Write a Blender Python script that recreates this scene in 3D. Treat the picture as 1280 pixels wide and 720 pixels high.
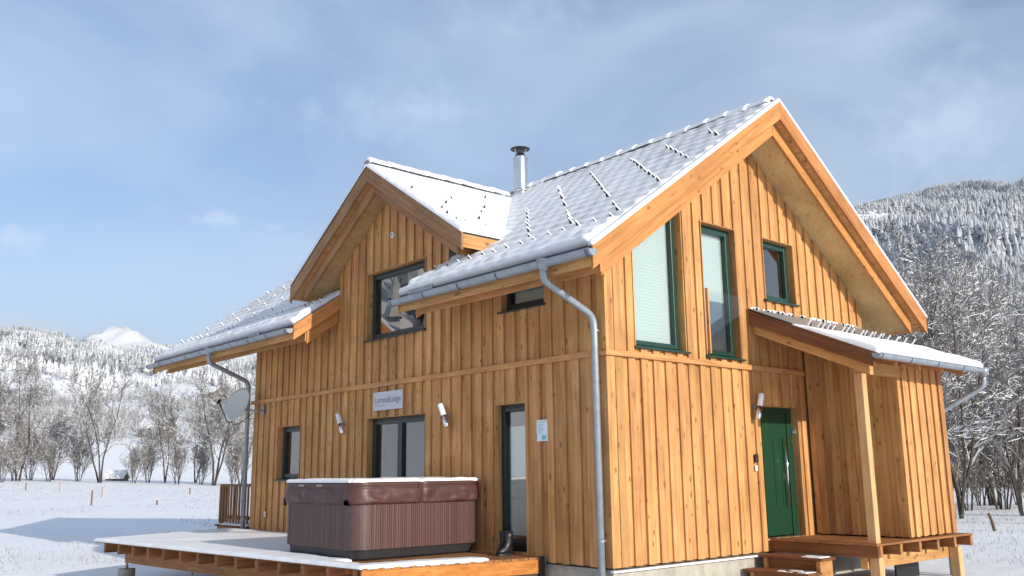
import bpy, bmesh, math, random
import numpy as np
from mathutils import Vector, Matrix
random.seed(7); rng = np.random.default_rng(7)
R = math.radians
for o in list(bpy.data.objects): bpy.data.objects.remove(o)
scn = bpy.context.scene
COL = scn.collection

# ------------------------------------------------------------------ camera
cam_d = bpy.data.cameras.new('camera'); cam = bpy.data.objects.new('camera', cam_d); COL.objects.link(cam)
CAM = Vector((7.8415, -8.38, 1.1399))
yaw, pitch, roll = 0.8551, 0.2003, -0.012
fw = Vector((-math.sin(yaw)*math.cos(pitch), math.cos(yaw)*math.cos(pitch), math.sin(pitch)))
rt = Vector((math.cos(yaw), math.sin(yaw), 0)); up = rt.cross(fw)
r2 = math.cos(roll)*rt + math.sin(roll)*up; u2 = -math.sin(roll)*rt + math.cos(roll)*up
m = Matrix((r2, u2, -fw)).transposed().to_4x4(); m.translation = CAM
cam.matrix_world = m
cam_d.sensor_width = 36; cam_d.lens = 36*1140.07/1280
cam_d.clip_start = 0.1; cam_d.clip_end = 30000
scn.camera = cam

# ------------------------------------------------------------------ world and sun
SUN_EL, SUN_AZ = R(19), R(1.0)          # azimuth from +X towards +Y
w = bpy.data.worlds.new('World'); scn.world = w; w.use_nodes = True
nt = w.node_tree; N = nt.nodes; Lk = nt.links; N.clear()
# small clouds: pixel direction, width, height, density, softness, raggedness
CLOUDS = [(280, 276, .040, .020, .60, 1.2, 2.6), (352, 286, .05, .016, .42, 1.3, 2.8), (12, 300, .06, .028, .6, 1.3, 2.6), (1175, 165, .22, .14, .62, 1.3, .8), (520, 140, .22, .07, .5, 1.3, 1.2), (30, 408, .13, .025, .75, .9, .9), (640, 40, .3, .1, .45, 1.4, 1.)]
sky = N.new('ShaderNodeTexSky'); sky.sky_type = 'NISHITA'; sky.sun_disc = False
sky.sun_elevation = SUN_EL; sky.sun_rotation = R(90) - SUN_AZ
sky.altitude = 900; sky.air_density = 1.0; sky.dust_density = .6; sky.ozone_density = 2.5
tc = N.new('ShaderNodeTexCoord')
mp = N.new('ShaderNodeMapping'); mp.inputs['Scale'].default_value = (1, 1, 2.6)
n1 = N.new('ShaderNodeTexNoise'); n1.inputs['Scale'].default_value = 1.7; n1.inputs['Detail'].default_value = 8; n1.inputs['Roughness'].default_value = .52; n1.inputs['Distortion'].default_value = .8
cr = N.new('ShaderNodeValToRGB'); cr.color_ramp.elements[0].position = .40; cr.color_ramp.elements[0].color = (.05,)*3+(1,); cr.color_ramp.elements[1].position = .72; cr.color_ramp.elements[1].color = (.62,)*3+(1,)
mix = N.new('ShaderNodeMixRGB'); mix.inputs[2].default_value = (5.0, 5.7, 6.9, 1)
bg = N.new('ShaderNodeBackground'); bg.inputs['Strength'].default_value = .127
out = N.new('ShaderNodeOutputWorld')
Lk.new(tc.outputs['Generated'], mp.inputs[0]); Lk.new(mp.outputs[0], n1.inputs['Vector']); Lk.new(n1.outputs['Fac'], cr.inputs[0])
def wmath(op, x, y=None):
    n_ = N.new('ShaderNodeMath'); n_.operation = op
    for i_, v_ in ((0, x), (1, y)):
        if v_ is None: continue
        if hasattr(v_, 'links'): Lk.new(v_, n_.inputs[i_])
        else: n_.inputs[i_].default_value = v_
    return n_.outputs[0]
n2 = N.new('ShaderNodeTexNoise'); n2.inputs['Scale'].default_value = 40; n2.inputs['Detail'].default_value = 9; n2.inputs['Roughness'].default_value = .62; Lk.new(tc.outputs['Generated'], n2.inputs['Vector'])
cl = cr.outputs[0]
for px_c, py_c, rx_c, rz_c, am_c, lo_c, hi_c in CLOUDS:
    d_c = (fw+(px_c-640)/1140.07*r2-(py_c-360)/1140.07*u2).normalized()
    sb = N.new('ShaderNodeVectorMath'); sb.operation = 'SUBTRACT'; Lk.new(tc.outputs['Generated'], sb.inputs[0]); sb.inputs[1].default_value = d_c
    ml = N.new('ShaderNodeVectorMath'); ml.operation = 'MULTIPLY'; Lk.new(sb.outputs[0], ml.inputs[0]); ml.inputs[1].default_value = (1/rx_c, 1/rx_c, 1/rz_c)
    le = N.new('ShaderNodeVectorMath'); le.operation = 'LENGTH'; Lk.new(ml.outputs[0], le.inputs[0])
    # soft edge broken up by the fine noise
    f_c = wmath('SUBTRACT', 1.0, le.outputs['Value']); f_c = wmath('ADD', f_c, wmath('MULTIPLY', wmath('SUBTRACT', n2.outputs['Fac'], .5), hi_c))
    mr = N.new('ShaderNodeMapRange'); mr.interpolation_type = 'SMOOTHSTEP'; mr.inputs['From Min'].default_value = 0; mr.inputs['From Max'].default_value = lo_c; mr.inputs['To Max'].default_value = am_c; Lk.new(f_c, mr.inputs['Value'])
    cl = wmath('MAXIMUM', cl, mr.outputs[0])
Lk.new(cl, mix.inputs[0]); Lk.new(sky.outputs[0], mix.inputs[1]); Lk.new(mix.outputs[0], bg.inputs['Color']); Lk.new(bg.outputs[0], out.inputs[0])
sd = bpy.data.lights.new('sun', 'SUN'); sd.energy = 5.0; sd.angle = R(.5); sd.color = (1, .92, .80)
sun = bpy.data.objects.new('sun', sd); COL.objects.link(sun)
sdir = Vector((math.cos(SUN_EL)*math.cos(SUN_AZ), math.cos(SUN_EL)*math.sin(SUN_AZ), math.sin(SUN_EL)))
sun.rotation_euler = sdir.to_track_quat('Z', 'Y').to_euler(); sun.location = (30, 0, 30)
scn.view_settings.view_transform = 'Standard'; scn.view_settings.look = 'None'; scn.view_settings.gamma = 1
scn.view_settings.exposure = 0.54
scn.render.engine = 'CYCLES'

# ------------------------------------------------------------------ materials
def newmat(name):
    mt = bpy.data.materials.new(name); mt.use_nodes = True
    nt = mt.node_tree; b = nt.nodes['Principled BSDF']
    return mt, nt, b
def nd(nt, t, **k):
    n = nt.nodes.new(t)
    for a, v in k.items():
        if a in n.inputs: n.inputs[a].default_value = v
        else: setattr(n, a, v)
    return n
def ramp(nt, fac, stops):
    r = nt.nodes.new('ShaderNodeValToRGB'); e = r.color_ramp.elements
    while len(e) < len(stops): e.new(.5)
    for el, (p, c) in zip(e, stops):
        el.position = p; el.color = (*c, 1) if len(c) == 3 else c
    nt.links.new(fac, r.inputs[0]); return r
def mixc(nt, fac, a, b, mode='MIX'):
    n = nt.nodes.new('ShaderNodeMixRGB'); n.blend_type = mode
    for i, v in ((0, fac), (1, a), (2, b)):
        if hasattr(v, 'links'): nt.links.new(v, n.inputs[i])
        else: n.inputs[i].default_value = v if i == 0 else ((*v, 1) if len(v) == 3 else v)
    return n.outputs[0]
def mth(nt, op, a, b=None):
    n = nt.nodes.new('ShaderNodeMath'); n.operation = op
    for i, v in ((0, a), (1, b)):
        if v is None: continue
        if hasattr(v, 'links'): nt.links.new(v, n.inputs[i])
        else: n.inputs[i].default_value = v
    return n.outputs[0]
def bump(nt, b, h, s, d=.02):
    n = nt.nodes.new('ShaderNodeBump'); n.inputs['Strength'].default_value = s; n.inputs['Distance'].default_value = d
    nt.links.new(h, n.inputs['Height']); nt.links.new(n.outputs[0], b.inputs['Normal'])

def wood(name, axis, dark, mid, light, knots=.8, var=.17, rough=.65, knotcol=(.20, .075, .022)):
    mt, nt, b = newmat(name); L = nt.links.new
    tc = nd(nt, 'ShaderNodeTexCoord'); oi = nd(nt, 'ShaderNodeObjectInfo')
    sc = nt.nodes.new('ShaderNodeVectorMath'); sc.operation = 'SCALE'; sc.inputs[0].default_value = (17.3, 11.7, 23.1); L(oi.outputs['Random'], sc.inputs['Scale'])
    ad = nt.nodes.new('ShaderNodeVectorMath'); L(tc.outputs['Object'], ad.inputs[0]); L(sc.outputs[0], ad.inputs[1])
    s = [22, 22, 22]; s[axis] = 1.1
    m1 = nd(nt, 'ShaderNodeMapping'); m1.inputs['Scale'].default_value = s; L(ad.outputs[0], m1.inputs[0])
    n = nd(nt, 'ShaderNodeTexNoise', Scale=1.0, Detail=5.0, Roughness=.6, Distortion=.6); L(m1.outputs[0], n.inputs['Vector'])
    c = ramp(nt, n.outputs['Fac'], [(.28, dark), (.5, mid), (.74, light)]).outputs[0]
    # broad blotches
    nb = nd(nt, 'ShaderNodeTexNoise', Scale=1.7, Detail=3.0); L(ad.outputs[0], nb.inputs['Vector'])
    c = mixc(nt, .35, c, ramp(nt, nb.outputs['Fac'], [(.3, (.66, .58, .52)), (.7, (1.25, 1.25, 1.25))]).outputs[0], 'MULTIPLY')
    nw = nd(nt, 'ShaderNodeTexNoise', Scale=.9, Detail=5.0, Roughness=.6); L(tc.outputs['Object'], nw.inputs['Vector'])
    c = mixc(nt, .6, c, ramp(nt, nw.outputs['Fac'], [(.32, (.72, .66, .60)), (.55, (1.05, 1.05, 1.05))]).outputs[0], 'MULTIPLY')
    # knots
    s2 = [9.5, 9.5, 9.5]; s2[axis] = 5.0
    m2 = nd(nt, 'ShaderNodeMapping'); m2.inputs['Scale'].default_value = s2; L(ad.outputs[0], m2.inputs[0])
    v = nd(nt, 'ShaderNodeTexVoronoi', Scale=1.0, Randomness=1.0); L(m2.outputs[0], v.inputs['Vector'])
    nz2 = nd(nt, 'ShaderNodeTexNoise', Scale=5.0, Detail=2.0); L(ad.outputs[0], nz2.inputs['Vector'])
    k = ramp(nt, mth(nt, 'MULTIPLY', v.outputs['Distance'], mth(nt, 'ADD', .25, mth(nt, 'MULTIPLY', nz2.outputs['Fac'], 1.6))), [(.10, (1, 1, 1)), (.25, (0, 0, 0))]).outputs[0]
    nk = nd(nt, 'ShaderNodeTexNoise', Scale=1.6); L(ad.outputs[0], nk.inputs['Vector'])
    k = mixc(nt, 1, k, ramp(nt, nk.outputs['Fac'], [(.44, (0, 0, 0)), (.56, (knots,)*3)]).outputs[0], 'MULTIPLY')
    c = mixc(nt, k, c, knotcol)
    # tone per board
    h = nd(nt, 'ShaderNodeHueSaturation'); L(c, h.inputs['Color'])
    vr = nd(nt, 'ShaderNodeMapRange'); vr.inputs['To Min'].default_value = 1-var; vr.inputs['To Max'].default_value = 1+var*.75; L(oi.outputs['Random'], vr.inputs['Value']); L(vr.outputs[0], h.inputs['Value'])
    hr = mth(nt, 'FRACT', mth(nt, 'MULTIPLY', oi.outputs['Random'], 7.31))
    hh = nd(nt, 'ShaderNodeMapRange'); hh.inputs['To Min'].default_value = .4955; hh.inputs['To Max'].default_value = .5045; L(hr, hh.inputs['Value']); L(hh.outputs[0], h.inputs['Hue'])
    L(h.outputs[0], b.inputs['Base Color']); b.inputs['Roughness'].default_value = rough; b.inputs['Specular IOR Level'].default_value = .25
    bump(nt, b, n.outputs['Fac'], .2, .004)
    return mt
D_, M_, L_ = (.36, .172, .060), (.51, .268, .100), (.61, .355, .155)
M = {}
M['wood_v'] = wood('larch cladding', 2, D_, M_, L_)
M['wood_x'] = wood('larch beams x', 0, D_, M_, L_, var=.15)
M['wood_y'] = wood('larch beams y', 1, D_, M_, L_, var=.15)
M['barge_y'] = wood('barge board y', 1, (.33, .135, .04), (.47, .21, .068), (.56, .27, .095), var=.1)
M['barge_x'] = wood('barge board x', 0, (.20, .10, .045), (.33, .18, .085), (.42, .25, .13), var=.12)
M['deck_x'] = wood('deck timber x', 0, (.20, .085, .035), (.33, .15, .06), (.44, .22, .09), var=.2)
M['deck_y'] = wood('deck timber y', 1, (.15, .06, .025), (.27, .115, .045), (.38, .18, .07), var=.2)
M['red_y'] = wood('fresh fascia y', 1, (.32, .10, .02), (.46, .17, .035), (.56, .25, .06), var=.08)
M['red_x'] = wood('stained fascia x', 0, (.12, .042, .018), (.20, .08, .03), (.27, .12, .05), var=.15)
M['post'] = wood('pale spruce post', 2, (.44, .27, .12), (.55, .36, .17), (.63, .44, .23), var=.05)
M['rail'] = wood('railing timber', 2, (.17, .08, .035), (.28, .14, .065), (.38, .2, .1), var=.3)
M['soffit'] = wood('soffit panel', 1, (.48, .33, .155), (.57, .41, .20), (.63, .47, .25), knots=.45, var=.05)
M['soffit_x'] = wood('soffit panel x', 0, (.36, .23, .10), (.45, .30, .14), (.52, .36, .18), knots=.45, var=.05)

def plain(name, col, rough=.5, metal=0., noise=0., nscale=8., spec=.5, bmp=0.):
    mt, nt, b = newmat(name)
    b.inputs['Base Color'].default_value = (*col, 1); b.inputs['Roughness'].default_value = rough; b.inputs['Metallic'].default_value = metal; b.inputs['Specular IOR Level'].default_value = spec
    if noise or bmp:
        tc = nd(nt, 'ShaderNodeTexCoord'); n = nd(nt, 'ShaderNodeTexNoise', Scale=nscale, Detail=6.0, Roughness=.6); nt.links.new(tc.outputs['Object'], n.inputs['Vector'])
        c = ramp(nt, n.outputs['Fac'], [(.3, tuple(x*(1-noise) for x in col)), (.7, tuple(min(1, x*(1+noise)) for x in col))])
        nt.links.new(c.outputs[0], b.inputs['Base Color'])
        if bmp: bump(nt, b, n.outputs['Fac'], bmp, .02)
    return mt
M['green'] = plain('green frame paint', (.010, .046, .034), .35)
M['anth'] = plain('dark frame paint', (.010, .022, .022), .35)
M['door'] = plain('green door paint', (.006, .046, .022), .36, noise=.06)
M['zinc'] = plain('zinc gutter', (.30, .335, .37), .42, .45, noise=.18, nscale=5)
M['steel'] = plain('stainless flue', (.62, .63, .64), .22, 1., noise=.08, nscale=4)
M['chrome'] = plain('chrome', (.75, .76, .78), .12, 1.)
M['darkmetal'] = plain('dark metal', (.03, .03, .032), .5, .3)
M['bracket'] = plain('bracket zinc', (.10, .115, .13), .5, .4)
M['tile'] = plain('dark roof tile', (.055, .055, .058), .7, noise=.25)
M['flash'] = plain('flashing sheet', (.30, .32, .33), .45, .5, noise=.15)
M['concrete'] = plain('concrete plinth', (.36, .34, .29), .85, noise=.22, nscale=5, bmp=.25)
M['white'] = plain('white paint', (.80, .80, .78), .5)
M['blind'] = plain('white blind', (.62, .66, .63), .6)
M['opal'] = plain('opal lamp glass', (.82, .82, .84), .25)
M['black'] = plain('black plastic', (.012, .012, .014), .4)
M['tubbase'] = plain('tub base', (.014, .015, .018), .5)
M['cover'] = plain('tub cover vinyl', (.066, .026, .022), .47, noise=.15, nscale=6)
M['tubgrey'] = plain('tub cabinet', (.075, .042, .036), .5, noise=.14, nscale=9)
M['paper'] = plain('laminated paper', (.72, .78, .84), .25)
M['paperblue'] = plain('blue print', (.15, .45, .62), .4)
M['papergrn'] = plain('green print', (.35, .62, .35), .4)
M['signgrey'] = plain('sign plate', (.50, .52, .56), .35, .2)
M['signtext'] = plain('sign lettering', (.24, .25, .27), .5)
M['dishgrey'] = plain('dish enamel', (.55, .56, .54), .45)
M['dishyellow'] = plain('dish cap', (.75, .68, .35), .5)
M['interior'] = plain('interior plaster', (.30, .27, .22), .8)
M['curtain'] = plain('orange curtain', (.42, .13, .035), .8)
M['stake'] = plain('stake', (.16, .075, .035), .8)
M['stakeo'] = plain('orange stake', (.38, .2, .1), .8)
M['hutwood'] = plain('hut wood', (.12, .09, .06), .9)

def snowmat(name, col=(.86, .87, .885), bs=.4, sc=14., dist=.02, big=5., thin=False):
    mt, nt, b = newmat(name); L = nt.links.new
    b.inputs['Roughness'].default_value = .55; b.inputs['Specular IOR Level'].default_value = .3
    tc = nd(nt, 'ShaderNodeTexCoord')
    n = nd(nt, 'ShaderNodeTexNoise', Scale=sc, Detail=8.0, Roughness=.65); L(tc.outputs['Object'], n.inputs['Vector'])
    n2 = nd(nt, 'ShaderNodeTexNoise', Scale=sc*.07, Detail=4.0); L(tc.outputs['Object'], n2.inputs['Vector'])
    c = ramp(nt, n2.outputs['Fac'], [(.3, tuple(x*.95 for x in col)), (.7, col)]).outputs[0]
    L(c, b.inputs['Base Color'])
    n3 = nd(nt, 'ShaderNodeTexNoise', Scale=1.6, Detail=3.0); L(tc.outputs['Object'], n3.inputs['Vector'])
    hsum = mth(nt, 'ADD', mth(nt, 'MULTIPLY', n.outputs['Fac'], 1.0), mth(nt, 'MULTIPLY', n3.outputs['Fac'], big))
    if thin:
        at = nd(nt, 'ShaderNodeAttribute'); at.attribute_name = 'bare'; c2 = mixc(nt, at.outputs['Fac'], c, (.20, .21, .23)); L(c2, b.inputs['Base Color'])
    bump(nt, b, hsum, bs, dist)
    return mt
M['snow'] = snowmat('snow')
M['roofsnow'] = snowmat('roof snow', (.78, .795, .82), bs=.45, sc=22., dist=.02, big=0., thin=True)

def glassmat(name, tint=(.78, .84, .84), ior=1.75):
    mt = bpy.data.materials.new(name); mt.use_nodes = True; nt = mt.node_tree; nt.nodes.clear(); L = nt.links.new
    o = nd(nt, 'ShaderNodeOutputMaterial'); t = nd(nt, 'ShaderNodeBsdfTransparent'); t.inputs[0].default_value = (*tint, 1)
    g = nd(nt, 'ShaderNodeBsdfGlossy'); g.inputs['Roughness'].default_value = .005; g.inputs['Color'].default_value = (1, 1, 1, 1)
    f = nd(nt, 'ShaderNodeFresnel'); f.inputs[0].default_value = ior
    # float glass is never quite flat
    tc = nd(nt, 'ShaderNodeTexCoord'); n = nd(nt, 'ShaderNodeTexNoise', Scale=2.5, Detail=1.0); L(tc.outputs['Object'], n.inputs['Vector'])
    bp = nd(nt, 'ShaderNodeBump', Strength=.006, Distance=.02); L(n.outputs['Fac'], bp.inputs['Height']); L(bp.outputs[0], g.inputs['Normal'])
    ge = nd(nt, 'ShaderNodeNewGeometry'); mx = nd(nt, 'ShaderNodeMixShader'); L(mth(nt, 'MULTIPLY', f.outputs[0], mth(nt, 'SUBTRACT', 1.0, ge.outputs['Backfacing'])), mx.inputs[0]); L(t.outputs[0], mx.inputs[1]); L(g.outputs[0], mx.inputs[2]); L(mx.outputs[0], o.inputs[0])
    return mt
M['glass'] = glassmat('window glass', (.90, .94, .93), 2.7)
M['clear'] = glassmat('clear glass', (.96, .975, .975), 1.45)

# ------------------------------------------------------------------ mesh helpers
class MB:
    def __init__(s): s.v = []; s.f = []; s.mi = []
    def add(s, vs, fs, mi=0):
        k = len(s.v); s.v += [tuple(p) for p in vs]; s.f += [tuple(i+k for i in f) for f in fs]; s.mi += [mi]*len(fs); return s
    def box(s, x0, x1, y0, y1, z0, z1, mi=0):
        x0, x1 = min(x0, x1), max(x0, x1); y0, y1 = min(y0, y1), max(y0, y1); z0, z1 = min(z0, z1), max(z0, z1)
        return s.add([(x0,y0,z0),(x1,y0,z0),(x1,y1,z0),(x0,y1,z0),(x0,y0,z1),(x1,y0,z1),(x1,y1,z1),(x0,y1,z1)],
                     [(0,3,2,1),(4,5,6,7),(0,1,5,4),(1,2,6,5),(2,3,7,6),(3,0,4,7)], mi)
    def prism(s, poly, off, mi=0):
        n = len(poly); P = [Vector(p) for p in poly]; o = Vector(off)
        nrm = Vector((0, 0, 0))
        for i in range(n): nrm += P[i].cross(P[(i+1) % n])
        if nrm.dot(o) > 0: P = P[::-1]
        Q = [p+o for p in P]
        return s.add(P+Q, [tuple(range(n)), tuple(range(2*n-1, n-1, -1))]+[(i, n+i, n+(i+1) % n, (i+1) % n) for i in range(n)], mi)
    def tube(s, pts, rad, n=10, cap=True, mi=0):
        pts = [Vector(p) for p in pts]; rs = rad if isinstance(rad, (list, tuple)) else [rad]*len(pts)
        rings = []; t0 = (pts[1]-pts[0]).normalized(); a = t0.orthogonal().normalized()
        for i, p in enumerate(pts):
            t = (pts[min(i+1, len(pts)-1)]-pts[max(i-1, 0)]).normalized()
            a = (a-t*a.dot(t)).normalized(); b_ = t.cross(a)
            rings.append([p+rs[i]*(math.cos(2*math.pi*k/n)*a+math.sin(2*math.pi*k/n)*b_) for k in range(n)])
        vs = [q for r_ in rings for q in r_]; fs = []
        for i in range(len(pts)-1):
            for k in range(n): fs.append((i*n+k, i*n+(k+1) % n, (i+1)*n+(k+1) % n, (i+1)*n+k))
        if cap: fs += [tuple(range(n-1, -1, -1)), tuple(range((len(pts)-1)*n, len(pts)*n))]
        return s.add(vs, fs, mi)
    def mesh(s, name, mats, smooth=False):
        me = bpy.data.meshes.new(name); me.from_pydata(s.v, [], s.f)
        for mt in (mats if isinstance(mats, (list, tuple)) else [mats]): me.materials.append(M[mt] if isinstance(mt, str) else mt)
        if any(s.mi): me.polygons.foreach_set('material_index', s.mi)
        if smooth: me.polygons.foreach_set('use_smooth', [True]*len(s.f))
        me.update(); return me
    def build(s, name, mats, parent=None, smooth=False, bevel=0.):
        o = bpy.data.objects.new(name, s.mesh(name, mats, smooth)); COL.objects.link(o)
        if parent is not None: attach(o, parent)
        if bevel:
            b = o.modifiers.new('bevel', 'BEVEL'); b.width = bevel; b.segments = 2; b.limit_method = 'ANGLE'
        return o
def attach(o, p):
    o.parent = p; wl = wloc(p); o.location = o.location - wl
def orient(o, d, axis):
    """turn the object's own frame so that its grain axis follows d; the shape stays where it is"""
    q = Vector([1. if i == axis else 0. for i in range(3)]).rotation_difference(Vector(d).normalized())
    o.data.transform(q.to_matrix().inverted().to_4x4()); o.rotation_euler = q.to_euler(); return o
def wloc(o):
    v = o.location.copy()
    while o.parent: o = o.parent; v = v + o.location
    return v
def empty(name, loc, label, cat, group=None):
    o = bpy.data.objects.new(name, None); COL.objects.link(o); o.location = loc; o.empty_display_size = .2
    return tag(o, label, cat, group)
def tag(o, label=None, cat=None, group=None, kind=None):
    for k, v in (('label', label), ('category', cat), ('group', group), ('kind', kind)):
        if v: o[k] = v
    return o
def npmesh(name, V, F, mats, mi=None, smooth=False):
    V = np.asarray(V, np.float32); F = np.asarray(F, np.int32); k = F.shape[1]
    me = bpy.data.meshes.new(name); me.vertices.add(len(V)); me.vertices.foreach_set('co', V.ravel())
    me.loops.add(F.size); me.loops.foreach_set('vertex_index', F.ravel())
    me.polygons.add(len(F)); me.polygons.foreach_set('loop_start', np.arange(0, F.size, k, dtype=np.int32)); me.polygons.foreach_set('loop_total', np.full(len(F), k, np.int32))
    for mt in mats: me.materials.append(M[mt] if isinstance(mt, str) else mt)
    if mi is not None: me.polygons.foreach_set('material_index', np.asarray(mi, np.int32))
    me.polygons.foreach_set('use_smooth', np.full(len(F), smooth))
    me.update(calc_edges=True); me.validate(); return me
def npobj(name, V, F, mats, mi=None, smooth=False, parent=None):
    o = bpy.data.objects.new(name, npmesh(name, V, F, mats, mi, smooth)); COL.objects.link(o)
    if parent is not None: attach(o, parent)
    return o
# value noise in numpy
_perm = rng.random((256, 256))
def vnoise(x, y):
    x = np.asarray(x, float); y = np.asarray(y, float); xi = np.floor(x).astype(int); yi = np.floor(y).astype(int); fx = x-xi; fy = y-yi
    fx = fx*fx*(3-2*fx); fy = fy*fy*(3-2*fy); g = lambda a, b: _perm[a % 256, b % 256]
    return (g(xi, yi)*(1-fx)+g(xi+1, yi)*fx)*(1-fy)+(g(xi, yi+1)*(1-fx)+g(xi+1, yi+1)*fx)*fy
def fbm(x, y, o=4):
    t = 0; a = .5
    for i in range(o): t = t+a*vnoise(x*2**i+13.7*i, y*2**i+7.1*i); a *= .5
    return t

# ------------------------------------------------------------------ terrain
PH = [0, 15, 19, 22, 25, 28, 40, 55, 65, 68, 71, 74, 76, 79, 90, 103, 115, 150, 180, 210, 240, 300, 340, 360]
EL = [14.6, 14.9, 15.1, 15.5, 15.4, 15.1, 12, 9, 6.7, 7.0, 7.1, 7.3, 7.8, 7.8, 7.5, 13, 20, 20, 14, 6, 3, 3, 11, 14.6]
FO = [80, 80, 80, 80, 80, 80, 100, 150, 220, 220, 220, 220, 220, 220, 200, 70, 45, 45, 60, 120, 300, 300, 120, 80]
DI = [2300, 2300, 2300, 2300, 2300, 2300, 2600, 3300, 4000, 4000, 4000, 4000, 4000, 4000, 3000, 1000, 600, 600, 700, 1200, 3500, 3500, 2400, 2300]
def sstep(a, b, x):
    t = np.clip((x-a)/(b-a), 0, 1); return t*t*(3-2*t)
def terr(x, y):
    x = np.asarray(x, float); y = np.asarray(y, float)
    cx, cy = 7.84, -8.38
    r = np.hypot(x-cx, y-cy); ph = np.degrees(np.arctan2(-(x-cx), y-cy)) % 360
    E = np.interp(ph, PH, EL); F = np.interp(ph, PH, FO); D = np.interp(ph, PH, DI)
    lf = sstep(40, 70, ph)*(1-sstep(95, 130, ph))
    field = -.45+1.75*sstep(45, 125, r)*lf*(.45+.55*sstep(62, 80, ph)) + .05*(fbm(x*.25, y*.25, 3)-.45)*2*sstep(4, 20, r)
    field = field - .28*np.exp(-(((x+8)/7)**2+((y+4)/5)**2))
    t = np.clip((r-F)/(D-F), 0, 1)
    hill = np.tan(np.radians(E))*D*(t**1.12)
    hill = hill*(1+(fbm(x*.0025+5, y*.0025, 4)-.47)*.45*np.sin(np.pi*np.clip(t, 0, 1))) + (fbm(x*.012, y*.012, 3)-.45)*14*sstep(0, .12, t) + (np.abs(fbm(x*.0045+8, y*.0045+2, 4)-.47)*-2+.2)*110*sstep(.05, .3, t)*(1-sstep(.75, 1., t))
    back = np.clip((r-D)/2500, 0, 1)
    return field+hill-back*hill*.5
na = 420
rr = np.concatenate([np.linspace(.0, 12, 26)[1:], np.geomspace(12.6, 140, 60), np.geomspace(148, 6000, 64)])
aa = np.linspace(0, 2*np.pi, na, endpoint=False)
RRg, AA = np.meshgrid(rr, aa, indexing='ij')
cx0, cy0 = 2., -2.
gx = np.concatenate([[cx0], (cx0+RRg*np.cos(AA)).ravel()]); gy = np.concatenate([[cy0], (cy0+RRg*np.sin(AA)).ravel()])
gz = terr(gx, gy)
nr = len(rr); idx = 1+np.arange(nr*na).reshape(nr, na); nx = np.roll(idx, -1, 1)
quads = np.stack([idx[:-1], idx[1:], nx[1:], nx[:-1]], -1).reshape(-1, 4)
ground = npobj('ground', np.stack([gx, gy, gz], 1), quads, ['snow'], smooth=True); tag(ground, 'snow covered meadow rising to wooded hills', 'ground', kind='structure')
bm = bmesh.new(); bm.from_mesh(ground.data); bm.verts.ensure_lookup_table()
for k in range(na): bm.faces.new((bm.verts[0], bm.verts[1+k], bm.verts[1+(k+1) % na])).smooth = True
bm.to_mesh(ground.data); bm.free()
# distant bare peak
pn = 90
pc = (CAM.x-7200*math.sin(R(72.3)), CAM.y+7200*math.cos(R(72.3)))
ux = np.linspace(-2600, 2600, pn); U, Vv = np.meshgrid(ux, ux, indexing='ij')
ct, st = math.cos(R(72.3)), math.sin(R(72.3))
PX = pc[0]+U*ct+Vv*st*-1; PY = pc[1]+U*st+Vv*ct
rad = np.hypot(U/1.5, Vv)
PZ = 1075*np.exp(-(np.abs(U)/2900)**1.25)*np.exp(-(Vv/1500)**2) + 150*np.exp(-(np.hypot(U, Vv)/420)) - 150 + (fbm(U*.004+3, Vv*.004+9, 5)-.48)*260 + np.abs(fbm(U*.011+1, Vv*.011, 4)-.47)*-190
PZ = 20+PZ*1.0
ii = np.arange(pn*pn).reshape(pn, pn)
mtn = npobj('mountain_peak', np.stack([PX.ravel(), PY.ravel(), PZ.ravel()], 1), np.stack([ii[:-1, :-1], ii[1:, :-1], ii[1:, 1:], ii[:-1, 1:]], -1).reshape(-1, 4), ['snow'], smooth=True)
tag(mtn, 'bare white mountain peak on the horizon', 'mountain', kind='structure')
# ------------------------------------------------------------------ house
LX, WY, RY, RZ, SL = 10.0, 6.5, 3.25, 6.64, .695          # length, width, ridge y, ridge z, slope
XL, XR, YE = -13.3, .70, -.90                             # roof ends and eave
DX, DZ, DS, DH = -4.96, 6.31, .645, 2.61                   # cross gable: ridge x, z, slope, half width
DA, DB, DC = -6.60, -3.30, -3.302                          # gap in the main eave, right cheek
DYF = -.50                                                # front of the cross gable roof
roofz = lambda y: RZ-SL*abs(y-RY)
dormz = lambda x: DZ-DS*abs(x-DX)
house = empty('house', (-5, 3.25, -.5), 'two-storey larch-clad house with snowy roof, cross gable and green door', 'house')

class LB(MB):
    """mesh builder in wall space: u along the wall, d inwards, z up"""
    def __init__(s, side): super().__init__(); s.side = side
    def fin(s):
        if s.side == 'y': s.v = [(-d, u, z) for u, d, z in s.v]
        elif s.side == 'p': s.v = [(u, 4.5+d, z) for u, d, z in s.v]
        elif s.side == 'q': s.v = [(1.5-d, u, z) for u, d, z in s.v]
        return s
    def build(s, *a, **k): s.fin(); return MB.build(s, *a, **k)

def pieces(u0, u1, z0, top, ops):
    """strips of one board between z0 and top(u), cut by the openings (ua, ub, za, zb or function)"""
    cuts = sorted({u0, u1, *[c for o in ops for c in o[:2] if u0 < c < u1]})
    out = []
    for a, b in zip(cuts, cuts[1:]):
        if b-a < .012: continue
        mid = (a+b)/2; segs = [(lambda u: z0, top)]
        for ua, ub, za, zb in ops:
            if ua < mid < ub:
                zbf = zb if callable(zb) else (lambda u, zb=zb: zb)
                ns = []
                for lo, hi in segs:
                    if hi(mid) <= za or lo(mid) >= zbf(mid): ns.append((lo, hi)); continue
                    if lo(mid) < za-.01: ns.append((lo, (lambda u, za=za: za)))
                    if hi(mid) > zbf(mid)+.01: ns.append((zbf, hi))
                segs = ns
        for lo, hi in segs:
            if hi(mid)-lo(mid) > .015: out.append((a, b, lo(a), lo(b), hi(a), hi(b)))
    return out
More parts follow.
